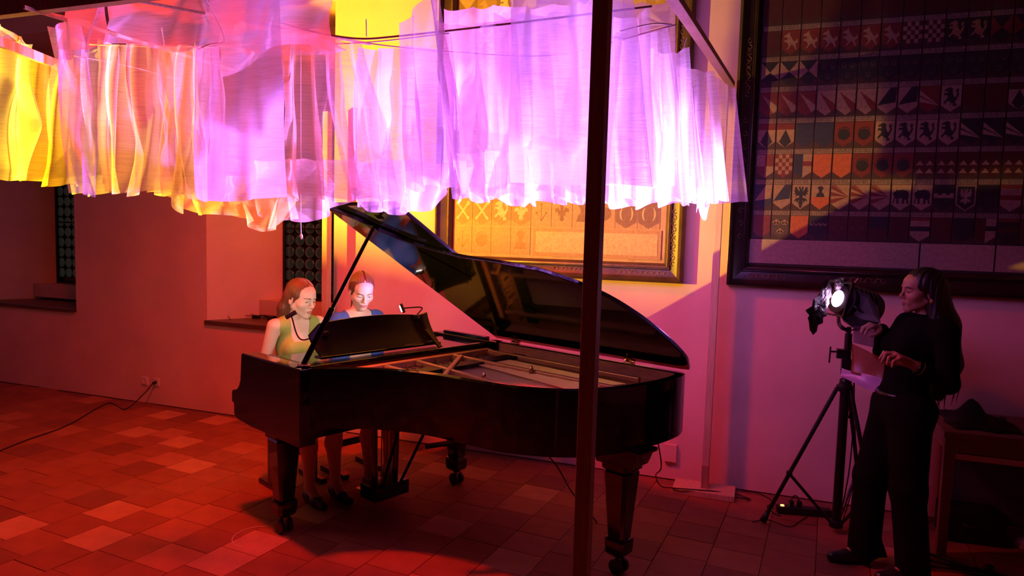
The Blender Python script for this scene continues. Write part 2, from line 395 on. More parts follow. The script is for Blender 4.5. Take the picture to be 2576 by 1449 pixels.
cord('string', [onY(498, 124, -2.9), onY(530, 110, -2.9), onY(565, 98, -2.9), (onY(565, 98, -2.9)[0]+.03, -3.03, 2.60), (onY(565, 98, -2.9)[0]+.04, -3.14, 2.605)], .0025, 'short string at the top of the slim lilac strip')
TUL = {}
def tulle(key, col, dens):
    if key in TUL: return TUL[key]
    m = bpy.data.materials.new('tulle_'+key); m.use_nodes = True; nt = m.node_tree; n = nt.nodes; l = nt.links; n.clear()
    out = n.new('ShaderNodeOutputMaterial'); tr = n.new('ShaderNodeBsdfTransparent'); tl = n.new('ShaderNodeBsdfTranslucent'); df = n.new('ShaderNodeBsdfDiffuse')
    tr.inputs[0].default_value = (1, 1, 1, 1); tl.inputs[0].default_value = (*col, 1); df.inputs[0].default_value = (*col, 1)
    m1 = n.new('ShaderNodeMixShader'); m1.inputs[0].default_value = .5; l.new(tl.outputs[0], m1.inputs[1]); l.new(df.outputs[0], m1.inputs[2])
    tc = n.new('ShaderNodeTexCoord'); mp = n.new('ShaderNodeMapping'); mp.inputs['Scale'].default_value = (3, 3, 90); l.new(tc.outputs['Object'], mp.inputs[0])
    nz = n.new('ShaderNodeTexNoise'); nz.inputs['Scale'].default_value = 3; nz.inputs['Detail'].default_value = 3; l.new(mp.outputs[0], nz.inputs['Vector'])
    mr = n.new('ShaderNodeMapRange'); mr.inputs['To Min'].default_value = dens-.10; mr.inputs['To Max'].default_value = dens+.10
    mr.inputs['From Min'].default_value = .3; mr.inputs['From Max'].default_value = .7; l.new(nz.outputs['Fac'], mr.inputs['Value'])
    m2 = n.new('ShaderNodeMixShader'); l.new(mr.outputs[0], m2.inputs[0]); l.new(tr.outputs[0], m2.inputs[1]); l.new(m1.outputs[0], m2.inputs[2]); l.new(m2.outputs[0], out.inputs[0])
    TUL[key] = m; return m
tulle('white', (.92, .90, .92), .56); tulle('lilac', (.82, .70, .93), .60); tulle('yellow', (.95, .80, .22), .56); tulle('peach', (.93, .75, .66), .58); tulle('pink', (.92, .74, .80), .52)
def veil(q, Y, key, folds, label, amp=.03, pleat=1.0, sag=0.0, seed=0, hem=.012, gather=0.0, crease=0):
    TLp, TRp, BRp, BLp = [onY(px, py, Y if not hasattr(Y, '__len__') else Y[i]) for i, (px, py) in enumerate(q)]
    folds = max(.8, folds*.55); amp *= 1.25; pleat *= .85
    rg = random.Random(seed*7+13); nu, nv = 26*max(2, int(folds*1.6))+16, 30; nu = min(nu, 190)
    ph = [rg.uniform(0, 6.28) for _ in range(6)]; P = np.zeros((nv, nu, 3))
    kx, ky = rg.uniform(2, 5), rg.uniform(1.5, 4); nt_ = max(1, round(np.linalg.norm(TRp-TLp)/.16)); tops = rg.uniform(.006, .022)
    nrm = np.cross(TRp-TLp, TLp-BLp); nrm /= np.linalg.norm(nrm)
    for i in range(nv):
        v = i/(nv-1)
        for j in range(nu):
            u = j/(nu-1)
            fw = folds*(1+.18*math.sin(3.1*u+ph[0]))
            th = 2*math.pi*fw*u+ph[1]+.5*math.sin(2.2*v+ph[2])
            env = math.sin(math.pi*min(1, max(0, u)))**.4
            uu = u+pleat*.17/folds*math.sin(th+.6*math.sin(v*2+ph[3]))*env
            uu = .5+(uu-.5)*(1-gather*(1-v)**2)
            p = (TLp*(1-uu)+TRp*uu)*(1-v)+(BLp*(1-uu)+BRp*uu)*v
            w_ = amp*(.4+.6*v)*(math.cos(th)+.35*math.cos(2.3*th+ph[4]+3*v)+.5*math.sin(5*v+4*u+ph[5]))
            p = p+nrm*w_
            p = p+nrm*amp*.8*(abs(math.sin(kx*u+ky*v+ph[0]))+.6*abs(math.sin(kx*.7*u-ky*1.3*v+ph[3])))
            p[2] -= tops*abs(math.sin(math.pi*nt_*u))**.7*(1-v)**1.5
            p[2] -= sag*4*u*(1-u)*v**2.5
            p[2] += hem*(math.sin(th*1.0+ph[5])+.6*math.sin(9*u+ph[2]))*v**3 + .006*math.sin(th*.5+ph[3])*(1-v)
            P[i, j] = p
    if crease:
        for i in range(nv):
            for j in range(nu):
                P[i, j] += nrm*.010*abs(math.sin((i*.35+j*.12)*1.3+ph[1]))
    o = MB().grid(P).build('tulle_veil', TUL[key], smooth=True)
    c = P.mean((0, 1)); o.data.transform(Matrix.Translation(-Vector(c))); o.location = c
    tag(o, label, 'veil', 'tulle veils hanging over the piano'); return o
veil([(-90, 60), (110, 120), (108, 455), (-90, 440)], -2.62, 'white', 4, 'white tulle veil glowing at the far left edge', seed=1)
veil([(70, 128), (192, 150), (190, 474), (60, 452)], -2.58, 'yellow', 3, 'yellow tulle veil with slanting bright crease near the left edge', seed=2)
veil([(0, 60), (60, 90), (92, 140), (-20, 115)], -2.6, 'peach', 2, 'small orange scrap of tulle bunched on the left lath end', seed=3, amp=.015)
veil([(128, 70), (215, 60), (275, 495), (192, 487)], -2.82, 'lilac', 2, 'narrow lilac veil with a dark triangular fold, second from left', seed=4, hem=.006)
veil([(205, -30), (283, -30), (282, 120), (150, 130)], -3.02, 'lilac', 1.5, 'small lilac flap folded over the dark top lath', seed=5, amp=.015)
veil([(200, 100), (300, 120), (298, 490), (200, 488)], -2.5, 'white', 3, 'white veil behind the narrow lilac one', seed=6)
veil([(262, 105), (412, 122), (424, 490), (268, 486)], -2.56, 'peach', 4, 'peach orange veil with soft vertical creases on the left', seed=7)
veil([(385, 112), (455, 120), (450, 492), (398, 490)], -2.3, 'pink', 2, 'dull pink veil in the gap beside the peach one', seed=8)
veil([(424, 118), (512, 110), (520, 508), (436, 520)], -2.52, 'yellow', 4, 'bright yellow veil with pointed hem left of the tall violet drape', seed=9, hem=.03)
veil([(440, 125), (560, 112), (565, 505), (500, 500)], -2.42, 'white', 3, 'pale veil overlapping the bright yellow one', seed=10)
veil([(542, -90), (722, -90), (737, 500), (548, 506)], -3.08, 'lilac', 2, 'tall violet drape hanging from above the picture top', seed=11, amp=.018, pleat=.5, hem=.004)
veil([(505, 120), (560, 100), (560, 500), (500, 500)], -2.9, 'lilac', 1.5, 'slim lilac edge strip left of the tall violet drape', seed=12, amp=.012)
veil([(575, 470), (765, 465), (752, 540), (582, 515)], -2.35, 'yellow', 4, 'yellow swag looping lowest above the player in green', sag=.10, seed=13, amp=.03)
veil([(600, 400), (905, 400), (903, 490), (625, 515)], -2.2, 'pink', 5, 'sheer pink swag with curved white hem beside the yellow swag', sag=.10, seed=14, amp=.03)
veil([(440, 440), (650, 440), (640, 515), (465, 520)], -2.25, 'peach', 3, 'sheer peach swag under the pale left veils', sag=.05, seed=15)
veil([(705, 60), (870, 92), (905, 495), (728, 500)], -2.38, 'peach', 4, 'soft pink orange veil right of the tall violet drape', seed=16, gather=.15)
veil([(800, 100), (930, 110), (1010, 500), (880, 505)], -2.30, 'pink', 4, 'pink veil gathered on the cord before the yellow wall', seed=17, gather=.2)
veil([(890, 120), (1130, 120), (1128, 492), (905, 505)], -2.24, 'lilac', 5, 'lilac veil whose fan shaped hem brushes the piano lid', sag=.075, seed=18, gather=.1)
veil([(905, 400), (1135, 400), (1130, 490), (908, 508)], -2.16, 'white', 6, 'white fan of tulle glowing under the lilac veils', sag=.06, seed=19, pleat=1.4)
veil([(1010, 60), (1110, -30), (1125, 470), (1040, 480)], -2.46, 'lilac', 2, 'lilac veil draped from a knot right of the yellow wall patch', seed=20)
veil([(1076, -70), (1106, -70), (1196, 498), (1158, 495)], -2.86, 'lilac', 1, 'slanting twisted strip of violet tulle before the other veils', seed=21, amp=.02, pleat=1.6)
veil([(1100, 60), (1310, 50), (1325, 512), (1155, 498)], -2.22, 'lilac', 5, 'lilac veil with crisp pleats left of the near post', seed=22, gather=.1)
veil([(1150, 380), (1490, 370), (1500, 510), (1155, 505)], -2.06, 'white', 9, 'white scalloped underskirt of tulle above the ochre panel', seed=23, pleat=1.3, hem=.015)
veil([(1250, 40), (1490, 30), (1520, 515), (1270, 512)], -2.12, 'lilac', 5, 'broad lilac veil directly left of the near post', seed=24)
veil([(1290, -80), (1588, -80), (1646, 468), (1290, 462)], -2.62, 'lilac', 2, 'large sheer violet sheet with a straight edge passing behind the near post', seed=25, amp=.02, pleat=.4, hem=.004)
veil([(1400, 60), (1640, 30), (1650, 510), (1420, 512)], -2.0, 'white', 5, 'pale veil seen through the violet sheet beside the near post', seed=26)
veil([(1560, 105), (1692, 70), (1735, 508), (1525, 515)], -1.96, 'white', 5, 'glowing white veil hanging under the pale lath', seed=27, gather=.15, sag=.02)
veil([(1640, 130), (1735, 120), (1765, 512), (1650, 512)], -1.8, 'white', 4, 'white veil with bunched top beneath the lath middle', seed=28)
veil([(1700, 160), (1800, 185), (1835, 505), (1730, 510)], -1.25, 'white', 4, 'white and violet veil near the lower lath end', seed=29)
veil([(1780, 175), (1850, 225), (1882, 508), (1795, 512)], -.72, 'lilac', 3, 'outermost mauve veil beside the large dark panel', seed=30, amp=.025, hem=.004)
veil([(1755, 470), (1790, 470), (1778, 548), (1752, 535)], -1.3, 'white', 1, 'white ribbon end drooping below the veils at right', seed=31, amp=.012, hem=.02)
veil([(283, -60), (836, -60), (836, 130), (283, 125)], -2.74, 'pink', 4, 'wide mauve band of tulle across the top behind the tall violet drape', seed=32, amp=.02, pleat=.6)
veil([(1120, 20), (1700, 0), (1700, 470), (1120, 470)], -1.5, 'lilac', 7, 'wide lilac veil farthest back before the ochre panel', seed=33, amp=.02, pleat=.6)
veil([(560, 55), (730, 60), (860, 120), (560, 190)], -2.46, 'pink', 2, 'rounded puff of pink tulle on the sagging cord', seed=34, amp=.03)
# ------------------------------------------------------------------ heraldic panels
M_PAINT = mat('panel_paint', (.5, .4, .3), .55, var=.22, scale=45, attr='Col', bump=.05)
M_FRAMEW = mat('frame_wood', (.022, .012, .008), .35, var=.4, scale=7, coat=.15)
M_FRAMEO = mat('frame_ochre', (.075, .036, .014), .4, var=.45, scale=9)
M_GILT = mat('gilt', (.55, .33, .10), .35, .55, var=.3, scale=20)
M_SCROLL = mat('scroll_gilt', (.32, .19, .07), .5, .3, var=.4, scale=25)
M_GROOVE = mat('panel_groove', (.03, .02, .015), .8)
LION = [(-.1, -.5), (-.02, -.3), (-.2, -.22), (-.38, -.38), (-.45, -.3), (-.25, -.1), (-.2, .05), (-.4, .1), (-.46, .02), (-.42, .2), (-.2, .2), (-.25, .3), (-.42, .28), (-.4, .38), (-.22, .45), (-.1, .5), (.06, .42), (.05, .22), (.15, .0), (.22, -.05), (.32, .15), (.22, .3), (.3, .42), (.42, .38), (.38, .25), (.44, .1), (.32, -.12), (.28, -.2), (.2, -.3), (.34, -.42), (.3, -.5), (.1, -.5), (.12, -.36), (.02, -.32)]
HORSE = [(-.3, -.5), (-.12, -.28), (-.25, -.1), (-.45, -.05), (-.42, .05), (-.2, .08), (-.3, .22), (-.46, .2), (-.44, .32), (-.25, .38), (-.12, .5), (-.08, .36), (.02, .2), (.15, .0), (.28, -.05), (.42, .1), (.48, -.1), (.34, -.18), (.3, -.3), (.42, -.5), (.32, -.5), (.18, -.3), (.05, -.22), (-.15, -.46)]
EAGLE = [(0, .3), (-.06, .5), (-.18, .46), (-.12, .34), (-.1, .2), (-.2, .3), (-.32, .48), (-.46, .42), (-.38, .3), (-.5, .25), (-.38, .16), (-.48, .05), (-.3, .06), (-.36, -.08), (-.14, .0), (-.1, -.12), (-.36, -.2), (-.46, -.36), (-.3, -.3), (-.22, -.42), (-.1, -.24), (-.12, -.44), (0, -.5)]
EAGLE = EAGLE + [(-x, y) for x, y in EAGLE[::-1]][1:-1]
BEAR = [(-.5, .05), (-.44, .22), (-.34, .24), (-.3, .36), (-.22, .3), (.1, .34), (.36, .28), (.48, .05), (.42, -.2), (.5, -.42), (.36, -.42), (.3, -.2), (.2, -.2), (.22, -.42), (.08, -.42), (.08, -.12), (-.14, -.14), (-.12, -.42), (-.26, -.42), (-.28, -.16), (-.34, -.1), (-.42, -.42), (-.5, -.4), (-.4, -.02)]
FLEUR = [(0, .5), (-.12, .25), (-.08, .02), (-.22, .2), (-.42, .12), (-.4, -.08), (-.3, .0), (-.2, -.12), (-.24, -.2), (-.1, -.2), (-.14, -.42), (0, -.5)]
FLEUR = FLEUR + [(-x, y) for x, y in FLEUR[::-1]][1:-1]
BUST = [(-.38, -.5), (-.3, -.2), (-.1, -.05), (-.16, .1), (-.22, .25), (-.3, .3), (-.12, .46), (0, .5)]
BUST = BUST + [(-x, y) for x, y in BUST[::-1]][1:]
def disc(x, y, r, n=10, sx=1.0): return [(x+r*sx*math.cos(2*math.pi*i/n), y+r*math.sin(2*math.pi*i/n)) for i in range(n)]
RED = (.10, .012, .008); DRED = (.040, .005, .004); WHITE = (.20, .115, .08); BLACK = (.010, .008, .009); BLUE = (.014, .014, .035); OCH = (.20, .10, .035); ORG = (.28, .06, .018); GREY = (.05, .026, .022); PALE = (.17, .115, .085)
def cell(w, h, kind, pal, rg, label=True, bg=(.20, .10, .08)):
    b = MB(); lay = [0]
    def poly(pts, col, up=True):
        lay[0] += 1; y = -.004-.00035*lay[0]; b.col = col
        pts = list(pts); a = sum(pts[i-1][0]*pts[i][1]-pts[i][0]*pts[i-1][1] for i in range(len(pts)))
        if a < 0: pts = pts[::-1]
        b.add([(x, y, z) for x, z in pts], [tuple(range(len(pts)))])
    b.col = bg; b.box((0, -.002, 0), (w, .004, h))
    lh = h*.165 if label else 0; top = h/2-lh-.004; bot = -h/2+.004; sw = w/2-.003
    if label:
        poly([(-sw, h/2-.003), (sw, h/2-.003), (sw, h/2-lh), (-sw, h/2-lh)], pal.get('label', PALE))
        for ln in range(2):
            x = -sw*.9; z = h/2-lh*(.32+.38*ln)
            while x < sw*.82:
                g = rg.uniform(.004, .012); hh = lh*rg.uniform(.10, .2)
                poly([(x, z-hh), (x+g, z-hh*.8), (x+g, z+hh*.7), (x, z+hh)], (.07, .04, .035)); x += g+rg.uniform(.002, .006)
                lay[0] -= 1
            lay[0] += 1
    sh = [(-sw, top), (sw, top), (sw, bot+h*.20), (0, bot), (-sw, bot+h*.20)]
    F, C = pal['f'], pal['c']; poly(sh, F); H = top-bot; cy = (top+bot)/2
    def clipx(z): return sw if z > bot+h*.2 else sw*(z-bot)/(h*.2)
    T = lambda g, cx, cz, s, sz=None: [(cx+x*s, cz+y*(sz or s)) for x, y in g]
    if kind in ('lion', 'horse', 'bear', 'eagle', 'fleur', 'bust'):
        g = dict(lion=LION, horse=HORSE, bear=BEAR, eagle=EAGLE, fleur=FLEUR, bust=BUST)[kind]
        poly(T(g, 0, cy+.012, w*.82, H*.72), C)
        if kind == 'eagle': 
            for i in range(5): poly([(-.002, cy-.02-i*.008), (.02-.003*i, cy-.036-i*.009), (-.02+.003*i, cy-.036-i*.009)], C)
    elif kind == 'saltire': 
        poly([(-sw, top), (-sw, bot+h*.2), (0, cy+.01)], C); poly([(sw, top), (sw, bot+h*.2), (0, cy+.01)], C)
    elif kind == 'pile': poly([(-sw*.8, top-.01), (-sw*.6, top-.02), (sw, cy-.01), (sw, bot+h*.2), (sw*.6, bot+h*.12)], C)
    elif kind == 'wedge': poly([(sw, top), (sw*.3, top), (-sw, bot+h*.26), (sw*.9, cy-.01)], C)
    elif kind == 'bend':
        for o_ in (-.10, -.03, .04, .11): poly([(-sw, top-.0-o_*.6), (-sw, top-.03-o_*.6), (sw, max(bot+h*.2, cy-.055-o_*.6)), (sw, max(bot+h*.2, cy-.025-o_*.6))][:4], C) if o_ > -.05 and top-o_*.6 <= top else None
    elif kind == 'quarter':
        poly([(-sw, top), (0, top), (0, cy), (-sw, cy)], C); poly([(0, cy), (sw, cy), (sw, bot+h*.2), (0, bot)], C)
    elif kind == 'checker':
        n = 5
        for i in range(n):
            for j in range(5):
                if (i+j) % 2:
                    z1 = top-(j+.0)*H/6; z0 = z1-H/6; x0 = -sw+i*2*sw/n
                    poly([(x0, z0), (x0+2*sw/n, z0), (x0+2*sw/n, z1), (x0, z1)], C); lay[0] -= 1
    elif kind == 'heads':
        for x, z in ((-.45, .62), (.45, .62), (0, .05)): 
            poly(disc(x*sw, bot+h*.2+(top-bot-h*.2)*z, w*.16, 10, .85), C); poly(disc(x*sw, bot+h*.2+(top-bot-h*.2)*z+.004, w*.10, 8, .7), F); lay[0] -= 1
    elif kind == 'tri':
        poly([(-sw, top), (sw, top), (sw, top-H*.25), (-sw, top-H*.25)], pal.get('d', RED)); poly([(0, top-H*.25), (sw*.7, bot+h*.2), (0, bot), (-sw*.7, bot+h*.2)], C)
    elif kind == 'rays':
        for i in range(5):
            a0 = R(150+i*16-12); a1 = R(150+i*16-3); L_ = 2.0*sw
            p = [(sw*.9, cy+.005), (max(-sw, sw*.9+L_*math.cos(a0)), cy+.005+L_*math.sin(a0)*1.6), (max(-sw, sw*.9+L_*math.cos(a1)), cy+.005+L_*math.sin(a1)*1.6)]
            p = [(x, min(top, max(z, bot+h*.2))) for x, z in p]; poly(p, C)
    elif kind == 'fess': poly([(-sw, cy+.02), (sw, cy+.02), (sw, cy-.01), (-sw, cy-.01)], C); poly([(-sw, top), (sw, top), (sw, top-.02), (-sw, top-.02)], pal.get('d', C))
    elif kind == 'paly': poly([(0, top), (sw, top), (sw, bot+h*.2), (0, bot)], C); poly([(0, top-H*.3), (sw, top-H*.3), (sw, top-H*.5), (0, top-H*.5)], pal.get('d', RED))
    elif kind == 'mounts':
        for x, z in ((-.48, .72), (.48, .72), (0, .2)):
            X, Zc = x*sw, bot+h*.12+(top-bot-h*.2)*z
            for dx, dz in ((-.014, 0), (.014, 0), (0, .013), (-.007, -.006), (.007, -.006)): poly(disc(X+dx, Zc+dz, .0095, 9), C); lay[0] -= 1
            lay[0] += 1
    elif kind == 'antler':
        for i in range(4): 
            x = -sw*.75+i*sw*.5; poly([(x+.013*math.cos(t), cy+.03+.018*math.sin(t)) for t in np.linspace(3.3, 6.2, 7)]+[(x+.009*math.cos(t), cy+.033+.013*math.sin(t)) for t in np.linspace(6.2, 3.3, 7)], C)
    elif kind == 'castle': poly([(-sw, cy), (-sw, cy+.03), (-sw*.6, cy+.03), (-sw*.6, cy+.02), (-sw*.2, cy+.02), (-sw*.2, cy+.03), (sw*.2, cy+.03), (sw*.2, cy+.02), (sw*.6, cy+.02), (sw*.6, cy+.03), (sw, cy+.03), (sw, cy)], C)
    elif kind == 'kettle': poly(disc(0, cy, w*.32, 14), C); poly([(w*.3*math.cos(t), cy+w*.22+w*.2*math.sin(t)) for t in np.linspace(0, 3.14, 8)]+[(w*.25*math.cos(t), cy+w*.22+w*.15*math.sin(t)) for t in np.linspace(3.14, 0, 8)], C)
    elif kind == 'halfbust': poly([(-sw, cy), (sw, cy), (sw, bot+h*.2), (0, bot), (-sw, bot+h*.2)], ORG); poly(T(BUST, 0, cy+H*.23, w*.6, H*.45), C)
    elif kind == 'chieftri':
        for i in (-1, 1): poly([(i*sw*.5, cy+.03), (i*sw*.5-sw*.4, cy), (i*sw*.5+sw*.4, cy)], C); poly([(i*sw*.5, cy-.02), (i*sw*.5-sw*.4, cy-.05), (i*sw*.5+sw*.4, cy-.05)], C)
    elif kind == 'bordered':
        poly([(x*.86, cy+(z-cy)*.9) for x, z in sh], C); poly(T(EAGLE, 0, cy+.01, w*.6, H*.6), F)
    elif kind == 'flowers':
        for x, z in ((-.5, .5), (0, .8), (.5, .5)):
            poly(disc(x*sw, bot+H*z, .008), C); poly([(x*sw-.0015, bot+H*z), (x*sw+.0015, bot+H*z), (.0015, bot+H*.2), (-.0015, bot+H*.2)], C)
    elif kind == 'keys':
        for s in (-1, 1): poly([(s*-sw*.7, cy-.05), (s*-sw*.55, cy-.06), (s*sw*.65, cy+.06), (s*sw*.5, cy+.07)], C); poly(disc(s*sw*.6, cy+.07, .016), C); poly(disc(s*sw*.6, cy-.05, .014, 6), C)
    elif kind == 'crescents':
        for s in (-1, 1): poly([(s*.02+s*.03*math.cos(t), cy+.05*math.sin(t)) for t in np.linspace(-1.6, 1.3, 9)]+[(s*.02+s*.018*math.cos(t), cy+.05*math.sin(t)) for t in np.linspace(1.3, -1.6, 9)], C)
    elif kind == 'half': poly([(-sw, cy), (sw, cy), (sw, bot+h*.2), (0, bot), (-sw, bot+h*.2)], C)
    return b
K = lambda k, f, c, d=None: (k, dict(f=f, c=c, d=d or RED))
rows2 = {
 1: [K('', DRED, DRED)]+[K('horse', RED, WHITE)]*6+[K('checker', DRED, WHITE)]*2+[K('lion', BLACK, OCH)]*2+[K('saltire', BLACK, RED)]*4,
 2: [K('saltire', BLACK, WHITE)]*3+[K('heads', BLACK, GREY)]*12,
 3: [K('pile', RED, WHITE)]*3+[K('pile', WHITE, RED)]*3+[K('wedge', WHITE, BLACK)]*2+[K('bend', RED, WHITE), K('lion', WHITE, BLACK), K('', DRED, RED), K('', DRED, RED), K('tri', WHITE, BLACK, DRED), K('', DRED, RED), K('saltire', RED, OCH)],
 4: [K('tri', WHITE, BLACK)]*2+[K('', BLUE, BLUE)]*2+[K('kettle', RED, BLACK)]*2+[K('lion', WHITE, BLACK)]*4+[K('bend', BLACK, WHITE)]*5,
 5: [K('quarter', RED, WHITE), K('checker', RED, WHITE), K('paly', BLUE, WHITE), K('', ORG, ORG), K('', ORG, ORG)]+[K('kettle', RED, BLACK)]*3+[K('chieftri', DRED, WHITE)]*7,
 6: [K('wedge', BLUE, WHITE), K('wedge', WHITE, BLUE), K('eagle', WHITE, BLACK), K('halfbust', WHITE, BLACK)]+[K('rays', WHITE, RED)]*3+[K('bear', WHITE, BLACK)]*2+[K('castle', BLACK, WHITE), K('bordered', WHITE, BLACK), K('', BLACK, BLACK), K('fess', WHITE, RED), K('lion', OCH, BLACK), K('fess', WHITE, BLACK)],
 7: [K('', RED, RED), K('mounts', (.05, .03, .02), WHITE), K('', ORG, ORG), K('antler', BLACK, WHITE), K('flowers', DRED, GREY), K('flowers', DRED, GREY), K('half', BLACK, DRED), K('', DRED, RED), K('fess', WHITE, BLACK), K('', DRED, RED), K('', BLACK, RED), K('paly', DRED, WHITE, BLACK), K('fess', BLACK, DRED), K('', DRED, RED), K('half', DRED, BLACK)],
 0: [K('', DRED, DRED)]*15, -1: [K('', DRED, DRED)]*8+[K('eagle', OCH, BLACK)]*7}
def frame(P, x0, x1, z0, z1, wd, m, gilt):
    # P at wall origin; rails as four parts of stepped profile, running around the opening
    out = [(0, .0), (0, .075), (.018, .085), (.035, .06), (.045, .055), (wd-.05, .045), (wd-.042, .06), (wd-.02, .055), (wd-.012, .04), (wd, .012), (wd, 0)]
    cs = [(x0, z0), (x1, z0), (x1, z1), (x0, z1)]; sg = [(1, 1), (-1, 1), (-1, -1), (1, -1)]
    for i in range(4):
        A, B = cs[i], cs[(i+1) % 4]; sa_, sb_ = sg[i], sg[(i+1) % 4]
        b = MB(); G = np.array([[(A[0]+sa_[0]*o, -y, A[1]+sa_[1]*o) for o, y in out], [(B[0]+sb_[0]*o, -y, B[1]+sb_[1]*o) for o, y in out]])
        b.grid(G); b.build('frame_rail', m, P, angle=30)
        g = MB(); o0 = wd-.03
        g.tube([(A[0]+sa_[0]*o0, -.06, A[1]+sa_[1]*o0), (B[0]+sb_[0]*o0, -.06, B[1]+sb_[1]*o0)], .007, 6); g.build('gilt_bead', gilt, P, True)
def scroll(P, cx, cz, L_, hgt, along='x', m=None, y=-.052, n=5):
    for s in (-1, 1):
        for i in range(n):
            b = MB(); t0 = s*(i+.35)/n*L_/2; pts = []
            for k in range(15):
                a = k/14*4.6; r = hgt*.42*(1-.62*k/14); sx = t0+s*r*math.cos(a)*.9; sz = (1 if i % 2 else -1)*(r*math.sin(a)-hgt*.05)
                pts.append((cx+sx, y, cz+sz) if along == 'x' else (cx+sz, y, cz+sx))
            b.tube(pts, .0032, 4); b.build('scroll', m or M_SCROLL, P)
rg = random.Random(5)
P2 = empty('heraldic_panel', (0, 0, 0)); tag(P2, 'huge dark framed panel with rows of painted coats of arms at right', 'painting', 'framed heraldic panels')
X0, CW = -.072, .1195; X1 = X0+15*CW
rz2 = {-1: (3.43, 3.64), 0: (3.225, 3.43), 1: (3.02, 3.225), 2: (2.82, 3.02), 3: (2.61, 2.82), 4: (2.403, 2.61), 5: (2.2, 2.403), 6: (1.99, 2.2), 7: (1.793, 1.99)}
MB().box(((X0+X1)/2, -.008, 2.63), (X1-X0+.08, .016, 2.08)).build('backing_board', M_GROOVE, P2)
for r_, (z0, z1) in rz2.items():
    for c_ in range(15):
        kind, pal = rows2[r_][c_]
        b = cell(CW-.004, z1-z0-.004, kind, pal, rg, True, (.035, .013, .011)); o = b.build('painted_arms', M_PAINT, P2); o.location = (X0+(c_+.5)*CW, -.016, (z0+z1)/2)
for xa, xb in ((X0-.012, X0+8.55*CW), (X0+8.6*CW, X0+12.0*CW), (X0+12.05*CW, X1+.012)):
    b = MB(); b.col = (.25, .17, .13); b.box(((xa+xb)/2, -.02, 1.705), (xb-xa-.004, .008, .165)); b.build('blank_board', M_PAINT, P2)
frame(P2, -.222, X1+.15, 1.465, 3.80, .145, M_FRAMEW, M_FRAMEW)
scroll(P2, .03, 1.535, .26, .05, m=mat('scroll_dim', (.12, .07, .035), .5)); scroll(P2, .62, 1.535, .3, .05, m=MATS['scroll_dim']); scroll(P2, -.15, 2.2, .9, .05, 'z', MATS['scroll_dim']); scroll(P2, -.15, 2.95, .4, .05, 'z', MATS['scroll_dim'])
P1 = empty('heraldic_panel', (0, 0, 0)); tag(P1, 'ochre framed heraldic panel half hidden above the open piano lid', 'painting', 'framed heraldic panels')
OC = (.40, .225, .075); OP = (.56, .38, .15); OD = (.20, .095, .03); OB = (.31, .155, .045)
MB().box((-1.507, -.008, 2.60), (1.76, .016, 2.06)).build('backing_board', mat('panel_ochre', (.46, .27, .09), .5, var=.25, scale=12), P1)
k1 = ['keys', 'keys', 'lion', 'fleur', 'flowers', 'fleur', 'bust', 'kettle', 'crescents', 'crescents']
kx = ['eagle', 'lion', 'fleur', 'keys', 'wedge', 'saltire', 'quarter', 'rays', 'horse', 'fess']
CW1 = .1645
for r_ in range(8):
    z0 = 1.835+.222*r_
    for c_ in range(10):
        kd = k1[c_] if r_ == 0 else kx[(c_*3+r_*5) % 10]
        f, c = ((OB, OP), (OC, OD), (OB, OC), (OD, OP))[(c_+r_*3) % 4] if r_ else ((OB, OP) if c_ in (0, 1, 2, 3) else (OC, OD) if c_ not in (8, 9) else (OD, OP))
        o = cell(CW1-.004, .218, kd, dict(f=f, c=c, d=OD, label=OP), rg, False, OC).build('painted_arms', M_PAINT, P1); o.location = (-2.35+(c_+.5)*CW1, -.016, z0+.11)
for c_ in range(4):
    o = cell(CW1-.003, .215, ['flowers', 'kettle', '', 'bust'][c_], dict(f=OC, c=OB), rg, False, OC).build('painted_arms', M_PAINT, P1); o.location = (-2.35+(c_+.5)*CW1, -.016, 1.722)
b = MB(); b.col = (.38, .20, .065); b.box((-1.18, -.02, 1.722), (.98, .008, .215)); b.build('blank_board', M_PAINT, P1)
b = MB(); b.col = (.50, .32, .12); b.box((-1.18, -.025, 1.722), (.93, .003, .16)); b.build('pale_cartouche', M_PAINT, P1)
frame(P1, -2.49, -.525, 1.455, 3.76, .14, M_FRAMEO, M_GILT)
scroll(P1, -1.35, 1.525, .34, .055); scroll(P1, -.82, 1.52, .40, .055); scroll(P1, -.60, 1.78, .42, .05, 'z'); scroll(P1, -.60, 3.1, .5, .05, 'z'); scroll(P1, -2.1, 1.525, .3, .05)
# ------------------------------------------------------------------ grand piano
M_BLK = mat('piano_black', (.003, .003, .0035), .07, coat=.45, spec=.4)
M_BLKS = mat('piano_black_satin', (.004, .0035, .0035), .25, spec=.2)
M_PLATE = mat('piano_plate_gold', (.74, .40, .13), .38, .3, var=.1, scale=12)
M_STR = mat('string_steel', (.90, .58, .40), .4, .25)
M_CU = mat('string_copper', (1.0, .62, .26), .35, .25)
M_SND = mat('soundboard_spruce', (.60, .28, .11), .5, var=.15, scale=6, stretch=(2, 40, 2))
M_RIMW = mat('inner_rim_veneer', (.72, .36, .16), .35, var=.25, scale=5, stretch=(3, 3, 30))
M_BRASS = mat('brass', (.85, .60, .25), .22, 1.0)
M_FELT = mat('red_felt', (.35, .02, .02), .95)
PA = math.atan2(-.379, .925)
PO = np.array([-1.598, -.672, 0.0]); PU = np.array([.925, -.379, 0]); PV = np.array([.379, .925, 0])
def PL(a, b, z=0.0): return PO+PU*a+PV*b+np.array([0, 0, z])
PN = empty('grand_piano', tuple(PO), PA); tag(PN, 'glossy black grand piano with its lid propped open', 'piano')
ZR = 1.025
curve = spline([(1.330, .0), (1.362, -.12), (1.358, -.34), (1.305, -.60), (1.19, -.825), (.97, -.99), (.74, -1.058), (.485, -1.095), (.264, -1.18), (.086, -1.312), (-.04, -1.465), (-.15, -1.552)], 8)
